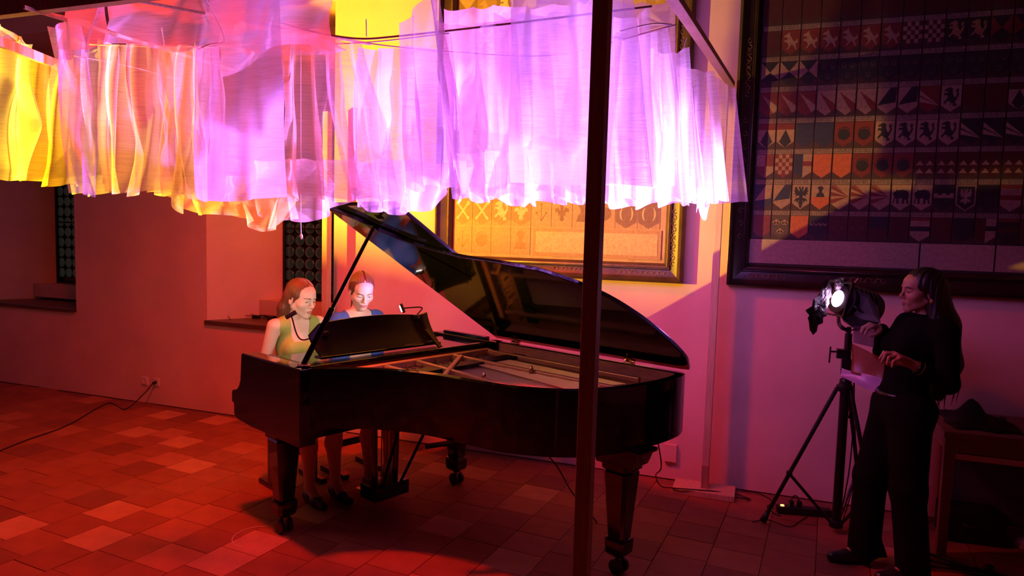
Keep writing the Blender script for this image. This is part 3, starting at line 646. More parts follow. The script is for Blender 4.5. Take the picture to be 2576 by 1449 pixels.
def outline(off=0.0, front=-.16):
    pts = [np.array((front, .03)), np.array((1.26, .03)), np.array((1.305, .022))]+list(curve)+[np.array((front, -1.552))] if front < -.16 else [np.array((front, .03)), np.array((1.26, .03)), np.array((1.305, .022))]+list(curve)
    pts = [np.array(p) for p in pts]
    if off:
        res = []; n = len(pts)
        for i, p in enumerate(pts):
            t = pts[min(i+1, n-1)]-pts[max(i-1, 0)]; t = t/np.linalg.norm(t); nn = np.array((-t[1], t[0]))   # path runs clockwise seen from above: left normal points outward
            res.append(p+nn*off)
        pts = res
    return pts
O0 = outline(0); O1 = outline(-.05)
# shell of the rim
b = MB(); n = len(O0)
G = np.array([[(*p, .695) for p in O0], [(*p, .70) for p in O0], [(*p, ZR-.004) for p in O0], [(*(np.array(p)*.997+np.array(q_)*.003), ZR) for p, q_ in zip(O0, O1)], [(*q_, ZR) for q_ in O1], [(*q_, .70) for q_ in O1], [(*p, .695) for p in O0]])
b.grid(G); b.build('rim', M_BLK, PN, True, angle=35)
I1 = outline(-.0515); I2 = outline(-.056)
MB().grid(np.array([[(*p, ZR-.006) for p in I1], [(*p, ZR-.006) for p in I2], [(*p, .86) for p in I2]])).build('inner_rim_lining', M_RIMW, PN, True, angle=30)
MB().add([(*p, .70) for p in outline(-.02)], [tuple(range(n))]).build('bottom_frame', M_BLKS, PN)
MB().prism([tuple(p) for p in outline(-.054, -.16)][::-1], .868, .88).build('soundboard', M_SND, PN)
# cast iron plate: border band and struts
B1 = outline(-.06); B2 = outline(-.155)
MB().grid(np.array([[(*p, .90) for p in B1], [(*p, .942) for p in B1], [(*p, .944) for p in B2], [(*p, .90) for p in B2]])).build('iron_plate', M_PLATE, PN, True, angle=30)
MB().prism([(-.11, -.06), (-.11, -1.42), (-.02, -1.36), (.06, -1.25), (.13, -1.17), (.15, -.06)][::-1], .92, .945).build('pin_block_plate', M_PLATE, PN, bevel=.004)
b = MB()
for i in range(88*2):
    v = -1.22+1.12*(i/175); x = .06-.05*math.sin(i*2.4)-.04*(i % 3)
    b.tube([(x, v, .945), (x, v, .972)], .0035, 5)
o = b.build('tuning_pins', mat('pin_steel', (.5, .45, .45), .3, 1.0), PN); o['kind'] = 'stuff'
struts = [((-.05, -.16), (1.12, -.13)), ((-.06, -.47), (1.22, -.42)), ((-.05, -.78), (.98, -.86)), ((-.05, -1.02), (.52, -1.02)), ((-.05, -1.22), (.06, -1.20))]
for (a, c_) in struts:
    b = MB(); b.bar((*a, .975), (*c_, .968), .028, .034); b.build('plate_strut', M_PLATE, PN, bevel=.007)
b = MB().bar((-.10, -.10, .968), (-.10, -1.42, .968), .05, .04); b.build('plate_strut', M_PLATE, PN, bevel=.008)
b = MB().bar((.01, -.47, .985), (.40, -.98, .975), .03, .03); b.build('plate_strut', M_PLATE, PN, bevel=.007)
for x, v in ((.60, -.47), (.56, -.82), (.98, -.45)): MB().lathe([(.012, .97), (.012, 1.0), (.007, 1.006), (.006, 1.014), (.0005, 1.016)], (x, v, 0), 10).build('plate_nut', M_BRASS, PN, True)
b = MB()
for i in range(40):
    f = i/39; v0 = -1.16+.8*f; L_ = .10+1.06*f**1.1; v1 = v0-.02+.05*f
    x1 = min(.12+L_, 1.22)
    b.tube([(.12, v0, .952), (x1, v1-.10*f, .954)], .0022, 4)
o = b.build('treble_strings', M_STR, PN); o['kind'] = 'stuff'
b = MB()
for i in range(20):
    f = i/19; b.tube([(.10, -.50+.26*f, .968), (1.0+.12*f, -.62+.34*f, .968)], .0042, 5)
o = b.build('bass_strings', M_CU, PN); o['kind'] = 'stuff'
b = MB()
for i in range(60): b.box((.175, -1.13+i*.0175, .972), (.09, .014, .022))
o = b.build('dampers', mat('damper', (.012, .01, .01), .4), PN); o['kind'] = 'stuff'
MB().bar((.45, -1.02, .905), (1.05, -.25, .905), .03, .035).build('bridge', M_SND, PN, bevel=.004)
# key end: cheeks, keybed, shelf, fallboard, keys
prof = [(-.08, 1.025), (-.735, 1.025), (-.745, 1.015), (-.752, .93), (-.758, .86), (-.775, .825), (-.80, .80), (-.83, .787), (-.858, .783), (-.868, .77), (-.868, .715), (-.86, .705), (-.842, .703), (-.838, .632), (-.80, .612), (-.62, .60), (-.08, .60)]
for v0, v1 in ((-1.556, -1.46), (-.055, .034)):
    b = MB(); b.prism([(p[0], p[1]) for p in prof], v0, v1, tf=lambda x, y, z: (x, z, y)); b.build('cheek', M_BLK, PN, bevel=.006, seg=3, angle=30)
MB().box((-.46, -.76, .665), (.74, 1.42, .07)).build('keybed', M_BLK, PN, bevel=.006)
MB().box((-.846, -.76, .735), (.03, 1.42, .07)).build('key_slip', M_BLK, PN, bevel=.005)
wk = MB().box((0, 0, 0), (.15, .0225, .02)).mesh('white_key'); wk.materials.append(mat('ivory', (.82, .80, .74), .25))
bk = MB().prism([(-.05, -.005), (.05, -.005), (.05, .008), (-.04, .008)], -.0055, .0055, tf=lambda x, y, z: (x, z, y)).mesh('black_key'); bk.materials.append(M_BLKS)
kw = 1.225/52
for i in range(52):
    v = -1.375+(i+.5)*kw; inst('white_key', wk, (-.755, v, .752), PN)
    if i < 51 and (51-i) % 7 in (1, 2, 4, 5, 6): inst('black_key', bk, (-.73, v+kw/2, .770), PN)
for v in (-1.42, -.095): MB().box((-.70, v, .775), (.26, .075, .075)).build('key_block', M_BLK, PN, bevel=.008)
b = MB().prism([(-.665, .762), (-.625, .762), (-.56, .975), (-.585, .985)], -1.455, -.06, tf=lambda x, y, z: (x, z, y)); b.build('fallboard', M_BLK, PN, bevel=.005)
MB().box((-.37, -.76, 1.0), (.46, 1.39, .02)).build('music_shelf', M_BLK, PN, bevel=.004)
MB().box((-.155, -.76, .985), (.03, 1.40, .075)).build('pin_block_rail', M_BLK, PN, bevel=.004)
for v in (-1.45, -.07): MB().box((-.38, v, 1.018), (.44, .022, .012)).build('shelf_slide', M_BLKS, PN)
MB().bar((-.64, -.02, 1.036), (-.20, -.02, 1.036), .045, .022).build('lid_closing_bar', M_BLK, PN, bevel=.003)
# music desk: curved board leaning back toward the players, wings rolled at the ends
def deskpt(s, t, th=0.0):
    v = -1.30+.90*s; top = 1.205+.028*math.sin(math.pi*s)
    if s > .90: top += .02*((s-.90)/.1)
    if s < .08: top -= .06*((.08-s)/.08)
    z = 1.035+(top-1.035)*t
    x = -.30-.13*t-.02*math.sin(t*3.1)+th+(.018*math.sin(math.pi*max(0, (s-.86)/.14)) if s > .86 else 0)
    return (x, v, z)
ns, nt = 40, 8
front = np.array([[deskpt(i/ns, j/nt) for i in range(ns+1)] for j in range(nt+1)]); back = np.array([[deskpt(i/ns, j/nt, .018) for i in range(ns+1)] for j in range(nt+1)])
b = MB(); loop = np.concatenate([front, back[::-1], front[:1]]); b.grid(loop); b.grid(np.stack([front[:, 0], back[:, 0]])); b.grid(np.stack([front[:, -1], back[:, -1]]))
dk = b.build('music_desk', M_BLKS, PN, True, angle=35)
for v in (-.46,):
    MB().bar((-.20, v, 1.016), (-.355, v, 1.12), .03, .012).build('desk_prop', M_BLKS, dk)
MB().box((-.31, -.85, 1.03), (.07, .92, .014)).build('desk_ledge', M_BLK, PN, bevel=.003)
b = MB().bar((-.235, -.50, 1.06), (-.225, -.74, 1.055), .004, .006).build('support_rod', mat('chrome', (.85, .85, .85), .1, 1.0), PN)
# lid and folded front flap
LA = R(31.5); HY, HZ = .045, 1.034
def lidtf(x, y, z): dy = y-HY; return (x, HY+dy*math.cos(LA)+z*math.sin(LA), HZ-dy*math.sin(LA)+z*math.cos(LA))
lo = [np.array((-.17, .045)), np.array((1.28, .045)), np.array((1.335, .035))]+[np.array(p)*1.0+np.array((.025 if p[0] > .9 else .0, -.02)) for p in curve[4:]]+[np.array((-.17, -1.575))]
lo = [tuple(p) for p in lo][::-1]
LID = MB().prism(lo, 0, .024, tf=lidtf).build('lid', M_BLK, PN, bevel=.005, seg=3)
MB().prism([(-.165, -1.575), (.40, -1.575), (.40, .03), (-.165, .03)], .028, .050, tf=lidtf).build('folded_lid_flap', M_BLK, LID, bevel=.005, seg=3)
for u_ in (.02, .94):
    h = MB(); h.tube([(u_-.035, HY-.005, HZ-.002), (u_+.035, HY-.005, HZ-.002)], .008, 10)
    h.box((u_, HY-.035, HZ-.022), (.055, .006, .034)); h.prism([(u_-.028, -.01), (u_+.028, -.01), (u_+.028, .038), (u_-.028, .038)], -.004, -.001, tf=lambda x, y, z: lidtf(x, HY-y, z))
    h.tube([(u_, HY-.02, HZ+.0), (u_, HY-.055, HZ+.012)], .007, 8)
    h.build('hinge', M_BRASS, PN, bevel=.002)
# prop stick, landing where the photo shows it meets the lid
d = ray(940, 570); c0 = CAM_POS
nrm_l = (PV*math.sin(LA)+np.array([0, 0, 1])*math.cos(LA)); p0 = PL(0, HY, HZ)
hit = c0+d*(((p0-c0)@nrm_l)/(d@nrm_l))
hu, hv = (hit-PO)@PU, (hit-PO)@PV
pb = (-.19, -1.475, 1.02); pt = (hu, hv, hit[2])
b = MB(); pa, pc = Vector(pb), Vector(pt); mid = pa.lerp(pc, .42)
b.bar(pa, mid, .034, .03); b.bar(mid, pc, .020, .02); b.build('lid_prop', M_BLK, PN, bevel=.004)
b = MB().box((-.18, -1.475, 1.028), (.07, .04, .012)); b.build('prop_socket', M_BRASS, PN, bevel=.003)
MB().box((hu, hv-.006, hit[2]-.008), (.05, .04, .008), rot=Matrix.Rotation(-LA, 3, 'X')).build('prop_cup', M_BLKS, PN)
# legs
def leg(u_, v_, big):
    b = MB(); z1 = .62; wt, wb = .075, .048
    sec = [(.62, .085), (.575, .085), (.565, .07), (.555, wt), (.20, wb), (.195, wb+.010), (.185, wb+.014), (.12, wb+.010), (.105, wb-.004), (.095, .03)]
    G = []
    for z, r in sec:
        c = r*.28; G.append([(u_+x, v_+y, z) for x, y in ((-r, -r+c), (-r+c, -r), (r-c, -r), (r, -r+c), (r, r-c), (r-c, r), (-r+c, r), (-r, r-c))])
    b.grid(np.array(G), closed=True); L_ = b.build('leg', M_BLK, PN, angle=30)
    b = MB(); m_ = Matrix.Rotation(R(90), 3, 'X')
    for s in (-1, 1): b.lathe([(.001, -.012), (.036, -.012), (.042, -.008), (.042, .008), (.036, .012), (.001, .012)], (u_+.005, v_+s*.026, .042), 18, m_)
    b.build('caster_wheel', mat('caster_rubber', (.02, .018, .018), .35), L_, True, angle=40)
    b = MB().box((u_+.004, v_, .072), (.035, .026, .05)); b.tube([(u_, v_, .07), (u_, v_, .11)], .02, 12); b.build('caster_fork', mat('caster_steel', (.6, .55, .5), .2, 1.0), L_, bevel=.004)
    # scrolled shoulder block between leg and body
    k = MB().prism([(-.12, .0), (-.118, -.02), (-.10, -.028), (-.088, -.07), (-.078, -.10), (.078, -.10), (.088, -.07), (.10, -.028), (.118, -.02), (.12, 0)], -.085, .085, tf=lambda x, y, z: (u_+x*big, v_+z, .70+y)); k.build('leg_block', M_BLK, PN, bevel=.005)
leg(-.425, -1.455, 1.3); leg(-.30, -.20, 1.2); leg(1.235, -.46, 1.35)
# pedal lyre
b = MB()
ly_u, ly_v = -.33, -.80
for s in (-1, 1): b.tube([(ly_u, ly_v+s*.09, .63), (ly_u, ly_v+s*.085, .40), (ly_u, ly_v+s*.08, .14)], .020, 10)
b.box((ly_u, ly_v, .625), (.10, .30, .03)); b.box((ly_u, ly_v, .12), (.16, .27, .09))
LY = b.build('pedal_lyre', M_BLK, PN, bevel=.004)
for s in (-1, 0, 1):
    MB().prism([(-.012, -.02), (.012, -.02), (.014, .06), (.022, .11), (0, .125), (-.022, .11), (-.014, .06)], .0, .008, tf=lambda x, y, z: (ly_u-.09-y, ly_v+s*.062+x, .075+z)).build('pedal', M_BRASS, LY, bevel=.003)
    MB().tube([(ly_u, ly_v+s*.03, .62), (ly_u, ly_v+s*.03, .16)], .004, 6).build('pedal_rod', M_BRASS, LY)
for s in (-1, 1): MB().tube([(ly_u+.06, ly_v+s*.07, .14), (ly_u+.32, ly_v+s*.13, .66)], .010, 8).build('lyre_brace', M_BLKS, LY)
MB().bar((.62, -1.02, .69), (.50, -1.18, .665), .05, .012).build('lid_rest_bar', M_BLKS, PN)
# clip-on lamps
M_LAMPB = mat('lamp_black', (.008, .008, .009), .4)
def cliplamp(base, mid, head, aim, lit, label, axis_, size):
    L_ = empty('clip_lamp', base); tag(L_, label, 'lamp', 'clip-on music lamps'); B = Vector(base)
    MB().tube([Vector(p)-B for p in spline([base, mid, head], 10)], .0045, 8).build('gooseneck', M_LAMPB, L_, True)
    MB().box((0, 0, -.012), (.035, .05, .03)).build('clip', M_LAMPB, L_, bevel=.004)
    h = Vector(head)-B; dr = Vector(aim).normalized(); x = Vector(axis_) ; x = (x-dr*x.dot(dr)).normalized(); y = dr.cross(x); rot = Matrix((x, y, dr)).transposed()
    MB().box(h, (size+.02, .026, .012), rot=rot).build('lamp_head', M_LAMPB, L_, bevel=.004)
    MB().box(h+dr*.010, (size, .018, .012), rot=rot).build('led_strip', mat('led_on', (1, .95, .9), .5, emit=(1, .92, .86), estr=14.0), L_, bevel=.004)
    lo_ = lamp('music_lamp_light', 'AREA', tuple(h+dr*.022), None, lit, (1, .84, .70), shape='RECTANGLE', size=.085, size_y=.02)
    lo_.rotation_euler = dr.to_track_quat('-Z', 'Y').to_euler(); lo_.parent = L_
pb1 = PL(-.385, -1.22, 1.165); ph1 = PL(-.52, -1.36, 1.262)
cliplamp(tuple(pb1), tuple(PL(-.46, -1.33, 1.12)), tuple(ph1), tuple(PL(-.9, -1.0, 1.08)-ph1), 1.5, 'black gooseneck lamp clipped to the desk before the player in green', tuple(CR*.8+CU*.5), .05)
pb2 = PL(-.40, -.50, 1.215); ph2 = PL(-.44, -.59, 1.262)
cliplamp(tuple(pb2), tuple(PL(-.40, -.46, 1.262)), tuple(ph2), tuple(PL(-.80, -.74, 1.12)-ph2), 1.7, 'small glowing white lamp on the right end of the music desk', tuple(CR*.6-CU*.8), .045)
# benches
def bench(x, y, rz, label, w=.56):
    B = empty('piano_bench', (x, y, 0), rz); tag(B, label, 'bench', 'piano benches')
    MB().box((0, 0, .50), (.34, w, .06)).build('cushion', mat('bench_leather', (.012, .01, .01), .4, bump=.1), B, bevel=.018, seg=3)
    MB().box((0, 0, .45), (.32, w-.03, .05)).build('seat_frame', M_BLK, B, bevel=.004)
    for s in (-1, 1):
        lg = MB().box((0, s*(w/2-.05), .23), (.06, .045, .40)).build('leg', M_BLK, B, bevel=.004)
        MB().box((0, s*(w/2-.05), .018), (.32, .05, .034)).build('foot_bar', M_BLK, lg, bevel=.006)
    MB().box((0, 0, .22), (.03, w-.12, .05)).build('stretcher', M_BLK, B, bevel=.003)
bench(-2.99, -1.20, R(-24), 'black piano bench under the player in green, nearer the camera', .40); bench(-2.77, -.80, R(-24), 'black piano bench under the player in blue, nearer the wall', .40)
# ------------------------------------------------------------------ people
M_SKIN = mat('skin', (.7, .5, .4), .5, attr='Col', spec=.35)
MATS['skin'].node_tree.nodes['Principled BSDF'].inputs['Subsurface Weight'].default_value = .08
MATS['skin'].node_tree.nodes['Principled BSDF'].inputs['Subsurface Radius'].default_value = (.01, .004, .002)
def hairmat(name, col): return mat(name, col, .38, var=.35, scale=30, stretch=(6, 6, .6), bump=.25, bscale=90)
def rotm(yaw, pitch, roll=0.0):
    m = Matrix.Rotation(R(yaw), 3, 'Z') @ Matrix.Rotation(R(-pitch), 3, 'X') @ Matrix.Rotation(R(roll), 3, 'Y')
    return np.array(m)
def headsdf(F, C, Rm, s=1.0):
    T = lambda p: C+Rm @ (np.array(p, float)*s)
    e = lambda c, r, k=.02, op='+': F.ell(T(c), np.array(r)*s, Rm, k*s, op)
    cn = lambda a, b, ra, rb, k=.02, op='+': F.cone(T(a), T(b), ra*s, rb*s, k*s, op)
    e((0, -.016, .036), (.071, .088, .080), .02); e((0, .030, -.020), (.059, .060, .072), .03); e((0, .045, .045), (.056, .046, .045), .03)
    for q_ in (-1, 1):
        cn((q_*.050, -.004, -.050), (q_*.012, .066, -.098), .018, .015, .025)
        e((q_*.040, .056, -.026), (.022, .022, .020), .03)
    e((0, .072, -.097), (.017, .016, .014), .02)
    cn((-.028, .079, .020), (.028, .079, .020), .011, .011, .02)
    for q_ in (-1, 1):
        e((q_*.031, .099, .001), (.018, .016, .011), .014, '-')
        e((q_*.031, .074, .0015), (.0165, .0135, .0120), .006)
        e((q_*.0315, .0890, -.0050), (.0125, .0060, .0026), .003, '-')
        e((q_*.074, -.010, -.012), (.007, .018, .030), .008); e((q_*.079, -.006, -.010), (.004, .010, .018), .006, '-')
    cn((0, .088, .012), (0, .108, -.026), .0065, .0088, .010); e((0, .106, -.030), (.009, .010, .0085), .008)
    for q_ in (-1, 1): e((q_*.0095, .097, -.034), (.0065, .009, .0065), .006)
    e((0, .078, -.062), (.026, .016, .022), .02)
    e((0, .0925, -.0600), (.0195, .0080, .0048), .004); e((0, .0915, -.0705), (.0165, .0085, .0058), .004)
    e((0, .1010, -.0655), (.021, .006, .0012), .002, '-')
    return T
def surf(F, p, d, n=160, step=.0008):
    for i in range(n):
        q_ = p-d*i*step
        ix = [min(len(F.ax[a])-1, int(np.searchsorted(F.ax[a], q_[a]))) for a in range(3)]
        if F.F[tuple(ix)] < 0.0006: return q_
    return p-d*n*step*.5
def face_parts(F, P, C, Rm, brow, eyecol, s=1.0, lash=True):
    fwd = Rm[:, 1]
    at = lambda x, z, y0=.14: surf(F, C+Rm @ (np.array((x, y0, z))*s), fwd)
    for q_ in (-1, 1):
        pts = [at(q_*x, z)+fwd*.0006 for x, z in ((.012, .0175), (.022, .0215), (.034, .0235), (.044, .0205), (.051, .0150))]
        MB().tube(pts, [.0022, .0030, .0028, .0022, .0010], 6).build('eyebrow', brow, P, True)
        c = C+Rm @ (np.array((q_*.031, .0728, -.001))*s)
        b = MB(); b.lathe([(0.0001, -.0125)]+[(.0125*math.sin(t), -.0125*math.cos(t)) for t in np.linspace(.25, 2.6, 10)], tuple(c), 16, Matrix(np.stack([Rm[:, 0], -Rm[:, 2], Rm[:, 1]], 1).tolist()))
        ey = b.build('eye', mat('eye_white', (.62, .55, .5), .25), P, True)
        b = MB(); b.lathe([(.0001, .0131), (.0030, .0129), (.0058, .0116), (.0058, .0106)], tuple(c), 14, Matrix(np.stack([Rm[:, 0], -Rm[:, 2]*.9+Rm[:, 1]*.0, Rm[:, 1]*.93-Rm[:, 2]*.34], 1).tolist()))
        b.build('iris', mat('iris_'+eyecol[0], eyecol[1], .2), ey, True)
        if lash:
            pts = [at(q_*x, z)+fwd*.0008 for x, z in ((.0185, -.0035), (.025, -.0010), (.031, -.0004), (.038, -.0014), (.0455, -.0045))]
            MB().tube(pts, [.0008, .0014, .0015, .0015, .0009], 5).build('eyelash', mat('lash', (.02, .01, .008), .7), P, True)
def skincol(C, Rm, base, lip, s=1.0):
    base = np.array(base); lip = np.array(lip)
    def fn(V):
        L_ = (V-C) @ Rm/s; c = np.tile(base, (len(V), 1))
        m = ((L_[:, 0]/.0225)**2+((L_[:, 2]+.0652)/.0100)**2 < 1) & (L_[:, 1] > .075); c[m] = lip
        ch = np.exp(-(((np.abs(L_[:, 0])-.042)/.02)**2+((L_[:, 2]+.03)/.02)**2))*(L_[:, 1] > .03); c = c*(1-.12*ch[:, None]*np.array([0, 1, 1]))
        return c
    return fn
def hand(F, wrist, knk, tips, thumb, s=1.0):
    # wrist point, four knuckles (index..little), list of (mid, tip) per finger, thumb (base, mid, tip)
    wrist = np.array(wrist, float); knk = [np.array(k, float) for k in knk]
    for i, k in enumerate(knk): F.cone(wrist+(k-wrist)*.15, k, .0165*s, .0115*s, .012)
    for k, (m_, t_) in zip(knk, tips):
        F.cone(k, m_, .0098*s, .0085*s, .004); F.cone(m_, t_, .0085*s, .0066*s, .003)
    F.cone(wrist+(np.array(thumb[0])-wrist)*.3, thumb[0], .017*s, .013*s, .012); F.cone(thumb[0], thumb[1], .0125*s, .0100*s, .004); F.cone(thumb[1], thumb[2], .0100*s, .0078*s, .003)
def hairfield(F, C, Rm, s=1.0, part=True, thick=.011):
    T = lambda p: C+Rm @ (np.array(p, float)*s)
    F.ell(T((0, -.018, .038)), np.array((.071+thick, .088+thick, .080+thick))*s, Rm, .01)
    F.ell(T((0, -.045, -.015)), np.array((.064+thick, .060, .080))*s, Rm, .03)
    F.ell(T((0, .118, -.026)), np.array((.057, .078, .086))*s, Rm, .010, '-')
    F.ell(T((0, .080, -.075)), np.array((.090, .072, .086))*s, Rm, .012, '-')
    if part:
        arc = [(0, y, .036+.0835*math.sqrt(max(0, 1-((y+.016)/.093)**2))+.006) for y in np.linspace(.068, -.05, 9)]
        for a, b in zip(arc[:-1], arc[1:]): F.cone(T(a), T(b), .0052*s, .0052*s, .003, '-')
    return T
def strands(F, C, Rm, amp=.0006, fr=95):
    ix = np.linalg.inv(Rm)
    def fn(X, Y, Z):
        x = ix[0][0]*(X-C[0])+ix[0][1]*(Y-C[1])+ix[0][2]*(Z-C[2]); y = ix[1][0]*(X-C[0])+ix[1][1]*(Y-C[1])+ix[1][2]*(Z-C[2])
        z = ix[2][0]*(X-C[0])+ix[2][1]*(Y-C[1])+ix[2][2]*(Z-C[2])
        a = np.arctan2(y+.12, np.abs(x)+.004)
        return amp*(np.sin(fr*.55*a+9*z)+.6*np.sin(fr*1.1*a-14*z))
    F.shift(fn)
GREEN = mat('dress_green', (.34, .36, .075), .8, var=.06, scale=20, bump=.12, bscale=60)
BLUEC = mat('dress_blue', (.045, .11, .46), .8, var=.06, scale=20, bump=.12, bscale=60)
BLACKC = mat('clothes_black', (.003, .0022, .0025), .9, spec=.08)
BLACKP = mat('trousers_black', (.004, .003, .0032), .9, spec=.08)
SHOE = mat('shoe_black', (.012, .01, .01), .3)
H_RED = hairmat('hair_auburn', (.16, .052, .022)); H_BLACK = hairmat('hair_black', (.007, .005, .005))
BROW = mat('brow_brown', (.12, .05, .03), .8); BROWB = mat('brow_black', (.012, .008, .007), .8)
def seated(loc, rz, label, headc, yaw, pitch, dress, kind, lean=0.0, roll=0.0, s=1.06):
    P = empty('person', loc, rz); tag(P, label, 'person')
    C = np.array(headc, float); Rm = rotm(yaw, pitch, roll); hx = C
    F = Field((-.36, -.26, 0), (.36, .72, C[2]+.15), .0065, (((C[0]-.10, C[0]+.10, .0022),), ((C[1]-.12, C[1]+.13, .0022),), ((C[2]-.125, C[2]+.06, .0022),)))
    sz = 1.152 if kind == 'green' else 1.17; sy = C[1]-.055
    torso = [('e', (0, 0, .60), (.165, .125, .11)), ('e', (0, .4*sy, .78), (.118, .092, .13)), ('e', (0, .8*sy, .96), (.130, .098, .14))]
    for t in torso: F.ell(t[1], t[2], None, .06)
    for q_ in (-1, 1): F.ell((q_*.062, .8*sy+.075, .965), (.055, .048, .055), None, .03)
    F.cone((-.135, sy, sz-.035), (.135, sy, sz-.035), .046, .046, .06); F.cone((-.07, sy-.005, sz+.0), (.07, sy-.005, sz+.0), .036, .036, .04)
    nb = C+Rm @ np.array((0, -.022, -.075)); F.cone((0, sy-.005, sz-.03), nb, .050, .046, .035)
    T = headsdf(F, C, Rm, s)
    for q_ in (-1, 1):
        sh = (q_*.165, sy, sz-.03); el = (q_*.215, sy-.04, .86); wr = (q_*.13, .27, .835)
        F.cone(sh, el, .045, .036, .03); F.cone(el, wr, .037, .024, .02)
        kn = [(q_*(.095+.021*i), .345-.004*abs(i-1), .838) for i in range(4)]
        tp = [((k[0]-q_*.002, k[1]+.040-.004*i, .838), (k[0]-q_*.004, k[1]+.058-.005*i, .800)) for i, k in enumerate(kn)]
        hand(F, wr, kn, tp, ((q_*.088, .305, .825), (q_*.070, .335, .815), (q_*.066, .362, .803)))
        hp = (q_*.085, .02, .575); ky = .43 if kind == 'green' else .40
        ft = .0 if q_ > 0 else (.03 if kind == 'green' else -.02)
        kn_ = (q_*.095, ky, .525); an = (q_*.085, ky-.02+ft, .095)
        F.cone(hp, kn_, .078, .056, .04); F.cone(kn_, (q_*.09, ky-.03, .36), .052, .053, .03); F.cone((q_*.09, ky-.03, .36), an, .053, .030, .03)
        F.cone(an, (q_*.085, ky+.05+ft, .045), .034, .028, .03); F.cone((q_*.085, ky+.05+ft, .042), (q_*.085, ky+.14+ft, .03), .027, .022, .02)
    base = (.72, .47, .35)
    put('body', F.mesh('body', skincol(C, Rm, base, (.52, .20, .17), s)), M_SKIN, P)
    face_parts(F, P, C, Rm, BROW, ('grey', (.10, .11, .12)), s)
    # dress
    D = Field((-.30, -.26, .44), (.30, .50, 1.26), .005)
    for t in torso: D.ell(t[1], np.array(t[2])+.008, None, .06)
    for q_ in (-1, 1): D.ell((q_*.062, .8*sy+.077, .965), (.060, .053, .060), None, .03)
    D.cone((-.135, sy, sz-.035), (.135, sy, sz-.035), .052, .052, .06); D.cone((-.07, sy-.005, sz+.0), (.07, sy-.005, sz+.0), .042, .042, .04)
    for q_ in (-1, 1):
        D.cone((q_*.085, .02, .575), (q_*.095, .40, .525), .090, .070, .05); D.cone((q_*.03, .1, .56), (q_*.03, .38, .53), .07, .055, .05)
        if kind == 'blue': D.cone((q_*.165, sy, sz-.03), (q_*.20, sy-.03, .96), .054, .048, .03)
    if kind == 'green':
        def neck(X, Y, Z):
            w_ = np.maximum(np.abs(X)-(.062+.10*np.clip(Z-1.0, 0, .2)*.5), 1.015-Z+0*X)               # keep outside the square neck
            w_ = np.maximum(w_, (sy-.045)-Y+0*X)
            arm = np.abs(X)-.158
            return np.maximum(-w_, arm+0*Y+0*Z)
    else:
        def neck(X, Y, Z):
            r = np.sqrt((X/1.15)**2+(Y-sy-.012)**2)-.086
            return np.maximum(np.maximum(-r, -(Z-(1.085-.35*(Y-sy))))*1.0*-1*-1, -9+0*X) if False else -np.maximum(r, (1.118-.30*(Y-sy))-Z)
    D.clip(neck)
    put('dress', D.mesh('dress'), dress, P)
    # hair
    Hf = Field((C[0]-.20, C[1]-.26, C[2]-.42), (C[0]+.20, C[1]+.12, C[2]+.16), .0028)
    T = hairfield(Hf, C, Rm, s)
    if kind == 'green':
        for q_ in (-1, 1):
            Hf.cone(T((q_*.050, -.055, .00)), T((q_*.052, -.075, -.08)), .036, .038, .03); Hf.cone(T((q_*.052, -.075, -.08)), np.array((C[0]+q_*.075, sy-.075, sz-.04)), .038, .042, .03)
            Hf.cone(np.array((C[0]+q_*.075, sy-.075, sz-.04)), np.array((C[0]+q_*.07, sy-.085, sz-.20)), .042, .018, .03)
        Hf.ell(T((0, -.085, .03)), (.035, .03, .04), None, .03)
    else:
        Hf.cone(T((0, -.085, -.01)), T((.012, -.115, -.06)), .028, .020, .02); Hf.cone(T((.012, -.115, -.06)), T((.02, -.11, -.20)), .024, .010, .02)
    strands(Hf, C, Rm)
    h = put('hair', Hf.mesh('hair'), H_RED, P)
    if kind == 'blue': MB().torus(tuple(T((.011, -.11, -.055))), .022, .006, 14, 6, Matrix(Rm.tolist())).build('hair_tie', SHOE, h, True)
    # shoes
    for q_ in (-1, 1):
        ky = .43 if kind == 'green' else .40; ft = .0 if q_ > 0 else (.03 if kind == 'green' else -.02); y0 = ky-.02+ft
        Sf = Field((q_*.085-.07, y0-.09, 0), (q_*.085+.07, y0+.26, .14), .004)
        Sf.cone((q_*.085, y0-.025, .045), (q_*.085, y0+.09, .034), .036, .036, .02); Sf.cone((q_*.085, y0+.09, .030), (q_*.085, y0+.175, .024), .037, .026, .02)
        Sf.cone((q_*.085, y0-.035, .012), (q_*.085, y0-.035, .05), .022, .026, .01)
        Sf.clip(lambda X, Y, Z: np.maximum(.003-Z+0*X+0*Y, -np.maximum(np.sqrt((X-q_*.085)**2+((Y-y0-.045)*.55)**2)-.034, .040+.25*np.abs(Y-y0-.03)-Z+0*X)))
        put('shoe', Sf.mesh('shoe'), SHOE, P)
    return P
FA = R(-25)
gh = np.array([-2.90, -1.238, 1.303]); bh = np.array([-2.655, -.878, 1.345])
def base_of(h, back): return (h[0]-back*math.cos(FA), h[1]-back*math.sin(FA), 0)
seated(base_of(gh, .12), FA-R(90), 'player in a sleeveless olive green dress with long auburn hair seated at the keys', (0, .12, gh[2]), 17, 11, GREEN, 'green', roll=-3)
seated(base_of(bh, .13), FA-R(90), 'player in a blue top with tied back auburn hair looking down at the music', (0, .13, bh[2]), -18, 24, BLUEC, 'blue')
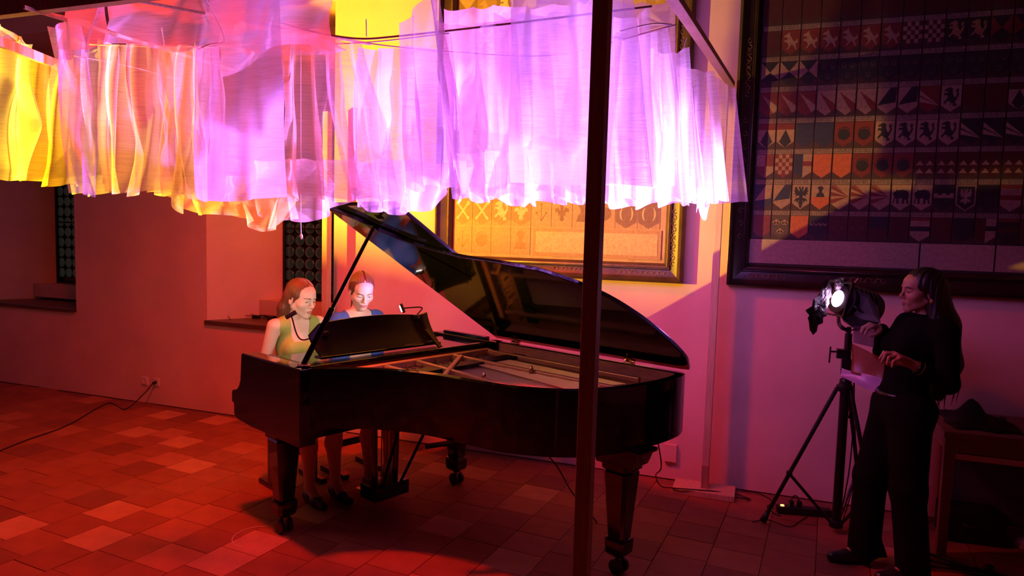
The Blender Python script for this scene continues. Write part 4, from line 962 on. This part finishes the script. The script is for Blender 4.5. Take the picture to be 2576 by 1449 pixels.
# standing woman in black
WF = R(200); W0 = (.80, -.95)
P = empty('person', (*W0, 0), WF-R(90)); tag(P, 'person dressed in black with very long dark hair adjusting the stage light', 'person')
C = np.array((0, 0, 1.535)); Rm = rotm(-4, 2); s = .97
F = Field((-.34, -.26, 0), (.34, .52, 1.70), .0065, (((-.29, -.10, .004), (-.085, .09, .0024)), ((-.11, .125, .0024), (.125, .36, .004)), ((1.16, 1.27, .004), (1.41, 1.60, .0024))))
torso = [((0, .060, .93), (.155, .110, .12)), ((0, .045, 1.09), (.118, .090, .12)), ((0, .015, 1.24), (.138, .105, .13))]
for c, r in torso: F.ell(c, r, None, .06)
for q_ in (-1, 1): F.ell((q_*.062, .095, 1.235), (.055, .05, .055), None, .03)
F.cone((-.14, -.035, 1.345), (.14, -.035, 1.345), .046, .046, .06); F.cone((0, -.03, 1.35), (0, -.022, 1.46), .050, .045, .035)
headsdf(F, C, Rm, s)
legs = {-1: ((-.085, .06, .90), (-.10, .055, .50), (-.115, .005, .085)), 1: ((.085, .06, .90), (.09, .15, .50), (.105, .155, .085))}
for q_, (hp, kn_, an) in legs.items():
    F.cone(hp, kn_, .085, .058, .05); F.cone(kn_, an, .055, .034, .03); F.cone(an, (an[0], an[1]+.13, .035), .034, .024, .03)
arms = {-1: ((-.175, -.035, 1.335), (-.225, -.03, 1.09), (-.205, .155, 1.185)), 1: ((.175, -.035, 1.335), (.245, .045, 1.17), (.13, .125, 1.31))}
for q_, (a, e_, w_) in arms.items():
    F.cone(a, e_, .045, .036, .03); F.cone(e_, w_, .036, .023, .02)
# near hand: back of the hand up, fingers bent down pinching a gel sheet
hand(F, (-.205, .155, 1.185), [(-.178, .230, 1.228), (-.198, .234, 1.232), (-.217, .230, 1.226), (-.234, .222, 1.214)],
     [((-.176, .272, 1.232), (-.176, .292, 1.200)), ((-.198, .277, 1.228), (-.197, .290, 1.192)), ((-.219, .270, 1.214), (-.216, .276, 1.180)), ((-.236, .256, 1.198), (-.232, .258, 1.170))],
     ((-.172, .205, 1.180), (-.170, .245, 1.172), (-.172, .278, 1.184)))
dh = np.array((.03, -.215, .012))
hand(F, (.13, .125, 1.31), [tuple(np.array(k)+dh) for k in ((.075, .40, 1.315), (.090, .408, 1.325), (.108, .405, 1.325), (.125, .395, 1.318))],
     [(tuple(np.array(a)+dh), tuple(np.array(b_)+dh)) for a, b_ in (((.068, .435, 1.30), (.064, .450, 1.272)), ((.086, .445, 1.305), (.082, .458, 1.275)), ((.106, .442, 1.305), (.102, .452, 1.278)), ((.126, .428, 1.30), (.124, .438, 1.278)))], tuple(tuple(np.array(k)+dh) for k in ((.07, .37, 1.285), (.055, .40, 1.272), (.055, .425, 1.268))))
put('body', F.mesh('body', skincol(C, Rm, (.34, .165, .10), (.26, .09, .075), s)), M_SKIN, P)
face_parts(F, P, C, Rm, BROWB, ('dark', (.02, .012, .01)), s)
D = Field((-.30, -.20, .90), (.30, .40, 1.46), .006)
for c, r in torso: D.ell(c, np.array(r)+.012, None, .06)
for q_ in (-1, 1):
    D.ell((q_*.062, .098, 1.235), (.062, .056, .062), None, .03); a, e_, w_ = [np.array(t) for t in arms[q_]]
    D.cone(a, e_, .056, .050, .03); D.cone(e_, e_+(w_-e_)*(.72 if q_ < 0 else .97), .050, .036, .02)
D.cone((-.14, -.035, 1.345), (.14, -.035, 1.345), .054, .054, .06); D.cone((0, -.03, 1.35), (0, -.025, 1.42), .058, .054, .035)
D.clip(lambda X, Y, Z: np.maximum(.955-Z+0*X+0*Y, Z-1.415+0*X+0*Y)); put('top', D.mesh('top'), BLACKC, P)
D = Field((-.30, -.22, .03), (.30, .36, 1.06), .0065)
D.ell((0, .060, .93), (.168, .122, .13), None, .06); D.ell((0, .01, .90), (.14, .12, .11), None, .05)
for q_, (hp, kn_, an) in legs.items():
    D.cone(hp, kn_, .104, .085, .05); D.cone(kn_, (an[0], an[1], .06), .083, .082, .04)
D.clip(lambda X, Y, Z: np.maximum(.05-Z+0*X+0*Y, Z-1.0+0*X+0*Y)); put('trousers', D.mesh('trousers'), BLACKP, P)
MB().torus((0, .05, .985), .128, .012, 24, 6).build('belt', SHOE, P, True)
for q_, (hp, kn_, an) in legs.items():
    Sf = Field((an[0]-.07, an[1]-.09, 0), (an[0]+.07, an[1]+.26, .13), .0045)
    Sf.cone((an[0], an[1]-.02, .045), (an[0], an[1]+.09, .036), .042, .038, .02); Sf.cone((an[0], an[1]+.09, .034), (an[0], an[1]+.17, .028), .038, .03, .02)
    Sf.clip(lambda X, Y, Z: .003-Z+0*X+0*Y); put('shoe', Sf.mesh('shoe'), SHOE, P)
Hf = Field((-.2, -.30, .88), (.2, .12, 1.70), .0042)
T = hairfield(Hf, C, Rm, s, False, .013)
Hf.cone(T((0, -.06, .0)), (-.01, -.105, 1.36), .070, .080, .04); Hf.cone((-.03, -.105, 1.36), (-.04, -.125, 1.16), .078, .075, .04); Hf.cone((.04, -.105, 1.36), (.03, -.125, 1.14), .070, .070, .04)
Hf.cone((-.03, -.125, 1.16), (-.03, -.11, .985), .080, .028, .04); Hf.cone(T((-.05, -.03, -.01)), (-.075, -.055, 1.33), .028, .045, .03)
strands(Hf, C, np.eye(3), .0016, 70)
hh = put('hair', Hf.mesh('hair'), H_BLACK, P)
b = MB(); rg = random.Random(3)
for i in range(26):
    x = rg.uniform(-.10, .06); y = -.13+rg.uniform(-.06, .04); z0 = rg.uniform(1.0, 1.15); L_ = rg.uniform(.08, .17)
    b.tube([(x, y, z0), (x+rg.uniform(-.01, .01), y-rg.uniform(-.01, .02), z0-L_*.5), (x+rg.uniform(-.02, .02), y+rg.uniform(-.01, .03), z0-L_)], [.006, .004, .001], 5)
b.build('hair_ends', H_BLACK, hh, True)['kind'] = 'stuff'
er = T((-.078, -.012, -.048)); b = MB()
for i in range(6): b.lathe([(.0005, -.006), (.0045, -.004), (.006, 0), (.0045, .004), (.0005, .006)], tuple(er+np.array((-.004, .008*math.cos(i*1.05), .008*math.sin(i*1.05)))), 8)
b.lathe([(.0005, -.006), (.005, -.003), (.006, 0), (.004, .004), (.0005, .006)], tuple(er+np.array((-.008, 0, 0))), 8); b.build('earring', M_BRASS, P, True)
wv = Vector(arms[-1][2])-Vector(arms[-1][1]); rr = wv.to_track_quat('Z', 'Y').to_matrix(); wp = Vector(arms[-1][1])+wv*.82
MB().torus(wp, .030, .0035, 18, 6, rr).build('bracelet', SHOE, P, True); MB().torus(wp-wv*.09, .032, .005, 18, 6, rr).build('bracelet', mat('bracelet_metal', (.3, .2, .15), .4, .7), P, True)
# ------------------------------------------------------------------ stage light on its stand
M_STAND = mat('stand_black', (.010, .009, .010), .35, .3)
M_FOIL = mat('black_foil', (.05, .035, .03), .35, .7, var=.7, scale=9, bump=.8, bscale=18)
M_CAN = mat('lamp_housing', (.012, .011, .012), .45)
M_CABLE = mat('cable_black', (.008, .007, .008), .5)
ax = Vector(SPOT_AIM-SPOT).normalized(); Lc = Vector(SPOT)
SX, SY = .515, -.535
ST = empty('light_stand', (SX, SY, 0)); tag(ST, 'black tripod stand carrying the violet stage light', 'light stand')
MB().tube([(0, 0, .05), (0, 0, .93)], .027, 14).build('outer_column', M_STAND, ST, True, angle=40)
MB().tube([(0, 0, .90), (0, 0, 1.235)], .021, 14).build('inner_column', M_STAND, ST, True, angle=40)
MB().lathe([(.032, .88), (.048, .885), (.050, .915), (.034, .93), (.034, .955), (.03, .96)], n=16).build('collar', M_STAND, ST, True, angle=40)
MB().lathe([(.03, .035), (.040, .04), (.040, .075), (.03, .08)], n=14).build('lower_hub', M_STAND, ST, True, angle=40)
for (fx, fy) in ((.097, -.593), (.728, -.834), (.700, -.205)):
    d = Vector((fx-SX, fy-SY, 0)); u_ = d.normalized(); top = u_*.045+Vector((0, 0, .90)); ft = d+Vector((0, 0, .03))
    lg = MB().tube([top, ft], .0125, 10).build('leg', M_STAND, ST, True, angle=40)
    MB().tube([ft+(top-ft).normalized()*.06, ft+(top-ft).normalized()*.02, ft-(top-ft).normalized()*.01], [.015, .020, .022], 10).build('rubber_foot', M_CABLE, lg, True)
    md = top.lerp(ft, .64); MB().bar(md, u_*.03+Vector((0, 0, .06)), .012, .018).build('brace', M_STAND, ST, bevel=.002)
    MB().box(md, (.035, .035, .03)).build('joint', M_STAND, lg, bevel=.004)
cl = MB(); cl.box((-.03, 0, 1.11), (.06, .05, .055)); cl.tube([(-.05, 0, 1.12), (-.095, -.01, 1.12)], .006, 8); cl.tube([(-.095, -.01, 1.15), (-.097, -.01, 1.05)], .005, 8); cl.box((.0, 0, 1.03), (.06, .06, .10)); cl.build('clamp', M_STAND, ST, bevel=.004)
MB().tube([(.03, 0, .93), (.05, .0, .80), (.03, 0, .72)], .006, 6).build('lock_handle', M_STAND, ST, True)
LT = empty('stage_light', (SX, SY, 1.235)); tag(LT, 'violet stage spotlight glowing on the black stand', 'spotlight'); LO = Vector((SX, SY, 1.235))
rot = ax.to_track_quat('Z', 'Y').to_matrix(); c = Lc-LO
MB().lathe([(.066, .015), (.085, .012), (.088, -.02), (.098, -.03), (.098, -.22), (.085, -.25), (.05, -.265), (.0005, -.268)], c, 24, rot).build('housing', M_CAN, LT, True, angle=35)
b = MB()
for i in range(5): b.torus(c-ax*(.07+i*.03), .100, .004, 24, 6, rot)
b.build('cooling_fins', M_CAN, LT, True)
lens = [(.0005, .030), (.02, .028), (.04, .022), (.058, .010), (.064, .0)]
MB().lathe(lens, c, 24, rot).build('lens', mat('lens_glow', (1, 1, 1), .3, emit=(.80, .45, 1.0), estr=45.0), LT, True)
x_ = rot @ Vector((1, 0, 0)); y_ = rot @ Vector((0, 1, 0))
b = MB(); fr = c+ax*.02
for s_ in (-1, 1): b.bar(fr+x_*s_*.10-y_*.10, fr+x_*s_*.10+y_*.10, .010, .02, ax); b.bar(fr-x_*.10+y_*s_*.10, fr+x_*.10+y_*s_*.10, .010, .02, ax)
b.build('colour_frame', M_CAN, LT)
def plate(name, px, m, parent, org, th=.003, crumple=0.0, seed=1):
    P_ = [Vector(dep(x, y, t)) for x, y, t in px]; n_ = (P_[1]-P_[0]).cross(P_[2]-P_[0]).normalized(); n = len(P_); o_ = Vector(org)
    ctr = sum(P_, Vector())/n
    if not crumple:
        b = MB(); b.add([p-o_ for p in P_]+[p-o_+n_*th for p in P_], [tuple(range(n))[::-1], tuple(range(n, 2*n))]+[(i, (i+1) % n, n+(i+1) % n, n+i) for i in range(n)]); return b.build(name, m, parent)
    rg = random.Random(seed); K_ = 5; rings = [[ctr]*n]
    b = MB(); G = []
    for k in range(K_+1): G.append([ctr.lerp(p, k/K_)+n_*rg.uniform(-crumple, crumple)*(k > 0)-o_ for p in P_])
    V_ = [v for r_ in G for v in r_]; b.grid(np.array([[tuple(v) for v in r_] for r_ in G]), closed=True)
    return b.build(name, m, parent, True)
def dens(px): # refine a polygon edge list
    out = []
    for i in range(len(px)):
        a, c_ = np.array(px[i], float), np.array(px[(i+1) % len(px)], float)
        for k in range(4): out.append(tuple(a+(c_-a)*k/4))
    return out
plate('foil_flag', dens([(2088, 690, 4.02), (2068, 728, 3.96), (2030, 782, 3.90), (2033, 800, 3.90), (2043, 842, 3.90), (2074, 800, 3.95), (2086, 772, 4.0), (2092, 735, 4.03)]), M_FOIL, LT, LO, crumple=.010, seed=4)
plate('foil_flag', dens([(2098, 702, 4.02), (2122, 696, 4.0), (2136, 716, 4.02), (2130, 730, 4.04), (2100, 728, 4.04)]), M_FOIL, LT, LO, crumple=.006, seed=6)
plate('barn_door', [(2140, 722, 4.04), (2184, 742, 3.92), (2210, 772, 3.84), (2214, 812, 3.84), (2150, 800, 3.98)], M_CAN, LT, LO)
plate('barn_door', [(2118, 800, 4.0), (2160, 790, 3.98), (2212, 812, 3.88), (2190, 830, 3.84), (2146, 824, 3.90), (2122, 808, 3.98)], M_CAN, LT, LO)
MB().bar(Vector(dep(2139, 727, 4.0))-LO, Vector(dep(2160, 700, 3.95))-LO, .012, .004).build('door_tab', mat('tab_tan', (.5, .3, .2), .5), LT)
MB().tube([Vector(dep(2146, 768, 3.96))-LO, Vector(dep(2166, 784, 3.94))-LO], .007, 8).build('focus_knob', M_CAN, LT, True)
yk = [c+x_*-.115-ax*.10, c+x_*-.118-ax*.10-Vector((0, 0, .12)), Vector((-.04, -.01, .035)), Vector((0, 0, .02)), Vector((.05, .02, .03)), c+x_*.118-ax*.10-Vector((0, 0, .10)), c+x_*.115-ax*.10]
b = MB()
pts = spline(yk, 6)
for i in range(len(pts)-1): b.bar(pts[i], pts[i+1], .024, .006, ax)
b.build('yoke', M_STAND, LT)
MB().tube([(0, 0, -.01), (0, 0, .04)], .013, 10).build('spigot', M_STAND, LT)
# gel sheets
def gelmat(name, col, a):
    m = mat(name, col, .25, alpha=a); return m
def gel(name, px, m, label, bend=0.0):
    P_ = [np.array(dep(*p)) for p in px]; G = []
    n_ = np.cross(P_[1]-P_[0], P_[3]-P_[0]); n_ /= np.linalg.norm(n_)
    for i in range(13):
        v = i/12; row = []
        for j in range(13):
            u_ = j/12; p = (P_[0]*(1-u_)+P_[1]*u_)*(1-v)+(P_[3]*(1-u_)+P_[2]*u_)*v
            row.append(p+n_*(bend*math.sin(math.pi*v)+bend*.35*math.sin(7*u_+3*v)))
        G.append(row)
    o = MB().grid(np.array(G)).build(name, m, smooth=True); s_ = o.modifiers.new('s', 'SOLIDIFY'); s_.thickness = .0008; tag(o, label, 'filter sheet', 'gel sheets at the stage light'); return o
gel('gel_sheet', [(2147, 822, 3.84), (2200, 818, 3.80), (2198, 874, 3.78), (2146, 862, 3.84)], gelmat('gel_smoke', (.10, .05, .08), .55), 'smoky grey filter sheet hanging right behind the raised hand', .004)
gel('gel_sheet', [(2143, 864, 3.86), (2228, 905, 3.76), (2222, 962, 3.74), (2140, 938, 3.86)], gelmat('gel_amber', (.30, .055, .01), .62), 'dark amber filter sheet below the smoky one', .010)
gel('gel_sheet', [(2118, 926, 3.90), (2232, 956, 3.72), (2208, 990, 3.70), (2106, 945, 3.88)], gelmat('gel_lilac', (.55, .30, .45), .9), 'bent lilac and orange filter sheet clipped low on the stand', .020)
# power strip, cables, sockets
PS = empty('power_strip', (.345, -.31, 0), R(12)); tag(PS, 'black power strip with glowing orange switch beside the tripod', 'power strip')
MB().box((0, 0, .026), (.34, .06, .045)).build('body', M_CABLE, PS, bevel=.006)
MB().box((-.135, 0, .05), (.022, .016, .008)).build('switch', mat('switch_glow', (1, .35, .05), .4, emit=(1, .42, .08), estr=6), PS, bevel=.002)
for x in (-.08, -.03): MB().box((x, 0, .068), (.03, .035, .04)).build('plug', M_CABLE, PS, bevel=.005)
MB().tube(spline([(-.08, 0, .085), (-.07, .01, .11), (-.045, .01, .115), (-.03, 0, .085)], 6), .004, 6).build('plug_lead', M_CABLE, PS, True)
def cable(pts, label, r=.004, n=8): o = MB().tube(spline(pts, n), r, 6).build('cable', M_CABLE, smooth=True); tag(o, label, 'cable'); return o
Z0 = lambda x, y, z=.005: tuple(onZ(x, y, z))
cable([tuple(PL(1.15, .0, .70)), tuple(PL(1.18, .05, .45)), Z0(1650, 1195, .12), Z0(1662, 1222), Z0(1700, 1228, .045), Z0(1790, 1235, .045), Z0(1845, 1243, .02)], 'black cable dropping from the piano tail onto the base board')
rg = random.Random(9)
lp = []
for i in range(14):
    a = i*2.1; lp.append(tuple(np.array(Z0(1862, 1252, .012))+np.array((.05*math.cos(a)+.02*rg.uniform(-1, 1), .05*math.sin(a), .008*(i % 3)))))
cable(lp, 'tangled bundle of black cable beside the base board', .004, 5)
cable([Z0(1866, 1236), Z0(1905, 1240), Z0(1945, 1262), Z0(1930, 1275), Z0(1950, 1293), Z0(1965, 1298)], 'black cable from the bundle to the power strip')
cable([Z0(1892, 1312), Z0(1935, 1308), Z0(1985, 1325), Z0(2010, 1312), Z0(2030, 1300)], 'thin black lead lying under the tripod foot', .003)
cable([tuple(PL(.66, -.62, .70)), Z0(1395, 1165, .55), Z0(1440, 1240, .28), Z0(1500, 1312), Z0(1540, 1372), Z0(1552, 1402)], 'black cable slanting from the piano belly to the tail leg')
cable([(SX+.02, SY+.03, 1.2), (SX+.05, SY+.03, .95), (SX+.06, SY+.02, .6), (SX+.05, SY+.04, .3), (SX+.01, SY+.10, .02), (.45, -.32, .06)], 'black cable running down the tripod column')
cable([(SX+.03, SY+.02, 1.1), (SX+.07, SY+.03, .7), (SX+.09, SY+.05, .35), (SX+.04, SY+.08, .02)], 'second black cable looping beside the tripod column', .003)
for x, lb in ((-5.695, 'left white wall socket by the floor, without plug'), (-5.545, 'right white wall socket with a plugged cable')):
    s_ = empty('wall_socket', (x, -.001, .222)); tag(s_, lb, 'socket', 'wall sockets')
    MB().box((0, -.006, 0), (.082, .012, .082)).build('cover_plate', mat('socket_white', (.75, .68, .6), .4), s_, bevel=.003)
    MB().lathe([(.030, 0), (.030, .004), (.026, .004), (.024, -.004), (.0005, -.004)], (0, -.0125, 0), 18, Matrix.Rotation(R(90), 3, 'X')).build('socket_face', MATS['socket_white'], s_)
    if 'plugged' in lb: MB().tube([(0, -.012, 0), (0, -.045, -.004)], .014, 10).build('plug', M_CABLE, s_, True)
cable([(-5.545, -.047, .218), (-5.58, -.13, .12), (-5.62, -.30, .01), tuple(onZ(270, 1015, .005)), tuple(onZ(170, 1070, .005)), tuple(onZ(60, 1110, .005)), tuple(onZ(-60, 1160, .005))], 'long black cable from the wall socket across the floor at left', .006)
s_ = empty('wall_socket', (-.555, -.001, .20)); tag(s_, 'wall box low behind the piano tail', 'socket', 'wall sockets'); MB().box((0, -.015, 0), (.09, .03, .13)).build('cover_plate', MATS['plaster'], s_, bevel=.003)
# things on the right niche sill
sz_ = SILL
for i, (px, py, w_, lb) in enumerate(((645, 797, .075, 'larger black power adapter on the niche sill'), (700-20, 800, .055, 'smaller black power adapter on the niche sill'))):
    p = onZ(px, py, sz_+.015); a_ = empty('power_adapter', (p[0], max(p[1], .02), sz_), .3-.6*i); tag(a_, lb, 'adapter', 'adapters on the sill')
    MB().box((0, 0, .016), (w_, .045, .032)).build('body', M_CABLE, a_, bevel=.005)
q1 = onZ(580, 805, sz_+.005); q2 = onZ(590, 788, sz_+.02); q3 = onZ(640, 797, sz_+.02); q4 = onZ(735, 792, sz_+.005)
fx = lambda p, z: (p[0], min(max(p[1], .03), .3), z)
cable([fx(q1, sz_+.005), fx(q2, sz_+.055), fx(onZ(620, 790, sz_+.03), sz_+.03), fx(q3, sz_+.02)], 'looping black lead at the left end of the niche sill', .003)
cable([fx(onZ(655, 797, sz_), sz_+.02), fx(onZ(690, 792, sz_), sz_+.04), fx(onZ(720, 790, sz_), sz_+.03), fx(q4, sz_+.005)], 'black lead trailing behind the player in green on the sill', .003)
# chalk ring on the floor
cp = onZ(650, 1350, .0015); b = MB(); P_ = [(cp[0]+.14*math.cos(t), cp[1]+.14*math.sin(t), .0018) for t in np.linspace(R(110), R(275), 24)]
o = MB().tube(P_, .0022, 4).build('chalk_mark', mat('chalk', (.85, .7, .65), .9)); tag(o, 'thin chalk arc on the tiles beside the piano caster', 'chalk mark')
# ------------------------------------------------------------------ table and things at the right edge
M_TAB = mat('table_wood', (.20, .085, .045), .5, var=.3, scale=6, stretch=(1, 10, 10))
TB = empty('side_table', (1.72, -.36, 0)); tag(TB, 'dark wooden table against the wall at the right edge', 'table')
MB().box((0, 0, .715), (1.40, .60, .035)).build('table_top', M_TAB, TB, bevel=.004)
for sx in (-1, 1):
    for sy in (-1, 1): MB().box((sx*.665, sy*.26, .35), (.05, .05, .70)).build('leg', M_TAB, TB, bevel=.004)
for sy in (-1, 1): MB().box((0, sy*.26, .655), (1.28, .025, .085)).build('apron', M_TAB, TB, bevel=.003)
for sx in (-1, 1): MB().box((sx*.665, 0, .655), (.025, .47, .085)).build('apron', M_TAB, TB, bevel=.003)
MB().box((0, -.262, .59), (1.25, .02, .035)).build('rail', mat('rail_metal', (.55, .5, .5), .25, .9), TB, bevel=.002)
MB().box((.05, .18, .30), (1.15, .02, .44)).build('back_panel', mat('panel_dark', (.05, .03, .025), .6), TB)
def heap(name, x, y, z, w_, d_, h_, m, label, cat, seed, pk=3):
    rg = random.Random(seed); G = []; ks = [(rg.uniform(-.35, .35), rg.uniform(-.3, .3), rg.uniform(.5, 1)) for _ in range(pk)]
    for i in range(17):
        row = []
        for j in range(23):
            u_ = j/22*2-1; v = i/16*2-1; e = max(0, 1-max(abs(u_), abs(v))**6)
            hh_ = .25+sum(a*math.exp(-((u_-p)**2+(v-q_)**2)/.10) for p, q_, a in ks)+.18*math.sin(7*u_+5*v+seed)
            row.append((x+u_*w_/2*(1+.06*math.sin(5*v+seed)), y+v*d_/2*(1+.08*math.sin(6*u_)), z+.003+h_*e*max(.05, hh_)*.6))
        G.append(row)
    o = MB().grid(np.array(G)).build(name, m, smooth=True); s2 = o.modifiers.new('s', 'SOLIDIFY'); s2.thickness = .004; tag(o, label, cat); return o
M_CL = mat('cloth_black', (.010, .008, .008), .9)
heap('jacket', 1.26, -.36, .7335, .36, .40, .13, M_CL, 'crumpled black jacket lying on the left end of the table', 'jacket', 3)
heap('bag', 1.72, -.36, .7335, .34, .38, .20, mat('bag_brown', (.02, .012, .01), .8), 'slumped dark bag on the table beside the jacket', 'bag', 8, 2)
CS = empty('equipment_case', (1.28, -.27, 0), R(4)); tag(CS, 'black equipment case on the floor under the table', 'case')
MB().box((0, 0, .10), (.32, .22, .19)).build('shell', mat('case_black', (.006, .005, .005), .5), CS, bevel=.012, seg=3); MB().tube(spline([(-.07, -.11, .12), (-.06, -.145, .12), (.06, -.145, .12), (.07, -.11, .12)], 5), .008, 8).build('handle', M_CABLE, CS, True)
MS = empty('microphone_stand', (1.20, -.88, 0), R(-18)); tag(MS, 'folded dark microphone stand lying on the floor before the table', 'stand')
MB().tube([(-.15, .08, .03), (.48, -.02, .05)], .011, 8).build('tube', M_STAND, MS, True); MB().tube([(-.10, .0, .02), (.36, .10, .03)], .008, 8).build('boom', M_STAND, MS, True)
for a_ in (.3, 0, -.3): MB().tube([(.0, .04, .035), (-.26, .05+a_*.3, .015)], .009, 8).build('leg', M_STAND, MS, True)
MB().lathe([(.02, .0), (.024, .01), (.024, .05), (.016, .055)], (.02, .05, .02), 12).build('clutch', M_STAND, MS, True)
TP = empty('tape_roll', (1.34, -1.06, 0)); tag(TP, 'roll of dark tape lying on the floor near the right corner', 'tape roll')
MB().lathe([(.030, 0), (.055, 0), (.055, .045), (.030, .045), (.030, 0)], n=24).build('tape', mat('tape_dark', (.05, .02, .02), .4), TP, True, angle=40); MB().lathe([(.027, .001), (.030, .001), (.030, .044), (.027, .044), (.027, .001)], n=24).build('core', mat('card', (.25, .14, .09), .8), TP, True, angle=40)
sp = onZ(2560, 1368, 0.0)
SN = empty('sneaker', (sp[0]+.12, sp[1]-.06, 0), R(172)); tag(SN, 'white lace-up sneaker at the right edge of the picture', 'shoe')
Sf = Field((-.16, -.07, 0), (.20, .07, .16), .004)
Sf.cone((-.06, 0, .055), (.06, 0, .045), .042, .040, .02); Sf.cone((.06, 0, .040), (.13, 0, .032), .040, .032, .02); Sf.cone((-.06, 0, .06), (-.05, 0, .10), .036, .036, .02)
Sf.clip(lambda X, Y, Z: np.maximum(.012-Z+0*X+0*Y, -np.maximum(np.sqrt(((X+.045)*.7)**2+Y**2)-.028, .062-Z+0*X)))
put('upper', Sf.mesh('upper'), mat('sneaker_white', (.90, .86, .86), .6), SN)
MB().prism([(-.105, -.030), (-.06, -.042), (.06, -.041), (.13, -.034), (.158, -.015), (.162, 0), (.158, .015), (.13, .034), (.06, .041), (-.06, .042), (-.105, .030)], 0, .018).build('sole', mat('sneaker_sole', (.7, .62, .6), .7), SN, bevel=.004)
for i in range(4): MB().tube(spline([(.03+i*.018, -.026, .070-i*.006), (.035+i*.018, 0, .082-i*.006), (.03+i*.018, .026, .070-i*.006)], 4), .0022, 5).build('lace', MATS['sneaker_white'], SN, True)
MB().lathe([(.026, .055), (.025, .08), (.030, .12)], (-.05, 0, 0), 14).build('sock', mat('sock_skin', (.45, .22, .15), .8), SN, True)

# ------------------------------------------------------------------ the yellow stage light left of the picture, with unseen leaves added to block its beam
YL = empty('stage_light', tuple(YEL)); tag(YL, 'yellow stage spotlight with added beam blocking leaves left of the picture', 'spotlight'); ya = Vector((-1.6, 0, 2.9))-Vector(YEL); ya.normalize(); ro = ya.to_track_quat('Z', 'Y').to_matrix()
MB().lathe([(.09, -.03), (.10, -.04), (.10, -.25), (.06, -.29), (.0005, -.29)], (0, 0, 0), 20, ro).build('housing', M_CAN, YL, True, angle=35)
def beam_blocker(A, B, outward, ext=.12):
    a = Vector(A)-Vector(YEL); b_ = Vector(B)-Vector(YEL); a = a.normalized()*.26; b_ = b_.normalized()*.26; d = (b_-a).normalized(); a -= d*ext; b_ += d*ext; o_ = Vector(outward).normalized(); b0 = a.lerp(b_, .5)
    o_ = (o_-d*o_.dot(d)).normalized()*.20-b0.normalized()*.16
    k = MB(); v = [a, b_, b_+o_, a+o_]; n_ = (v[1]-v[0]).cross(v[2]-v[0]).normalized()*.002
    k.add(v+[p+n_ for p in v], [(0, 1, 2, 3), (7, 6, 5, 4), (0, 4, 5, 1), (1, 5, 6, 2), (2, 6, 7, 3), (3, 7, 4, 0)]); k.build('barn_door', M_CAN, YL)  # unseen plate added only to shape the yellow beam
beam_blocker((-3.2, 0, 1.68), (-1.2, 0, 1.43), (0, 0, -1), .34)  # lower plate, added to keep the yellow off the players
beam_blocker(tuple(YEL+np.array([math.cos(R(25.5)), math.sin(R(25.5)), -.1])), tuple(YEL+np.array([math.cos(R(25.5)), math.sin(R(25.5)), .8])), (math.sin(R(25.5)), -math.cos(R(25.5)), 0))  # side plate, added to cut the yellow on the left veils
YS = empty('light_stand', (YEL[0], YEL[1], 0)); tag(YS, 'tripod stand of the yellow spotlight left of the picture', 'light stand')
MB().tube([(0, 0, .05), (0, 0, YEL[2]-.11)], .02, 12).build('column', M_STAND, YS, True)
for k in range(3): MB().tube([(0, 0, .9), (.45*math.cos(k*2.09+.4), .45*math.sin(k*2.09+.4), .012)], .012, 8).build('leg', M_STAND, YS, True)
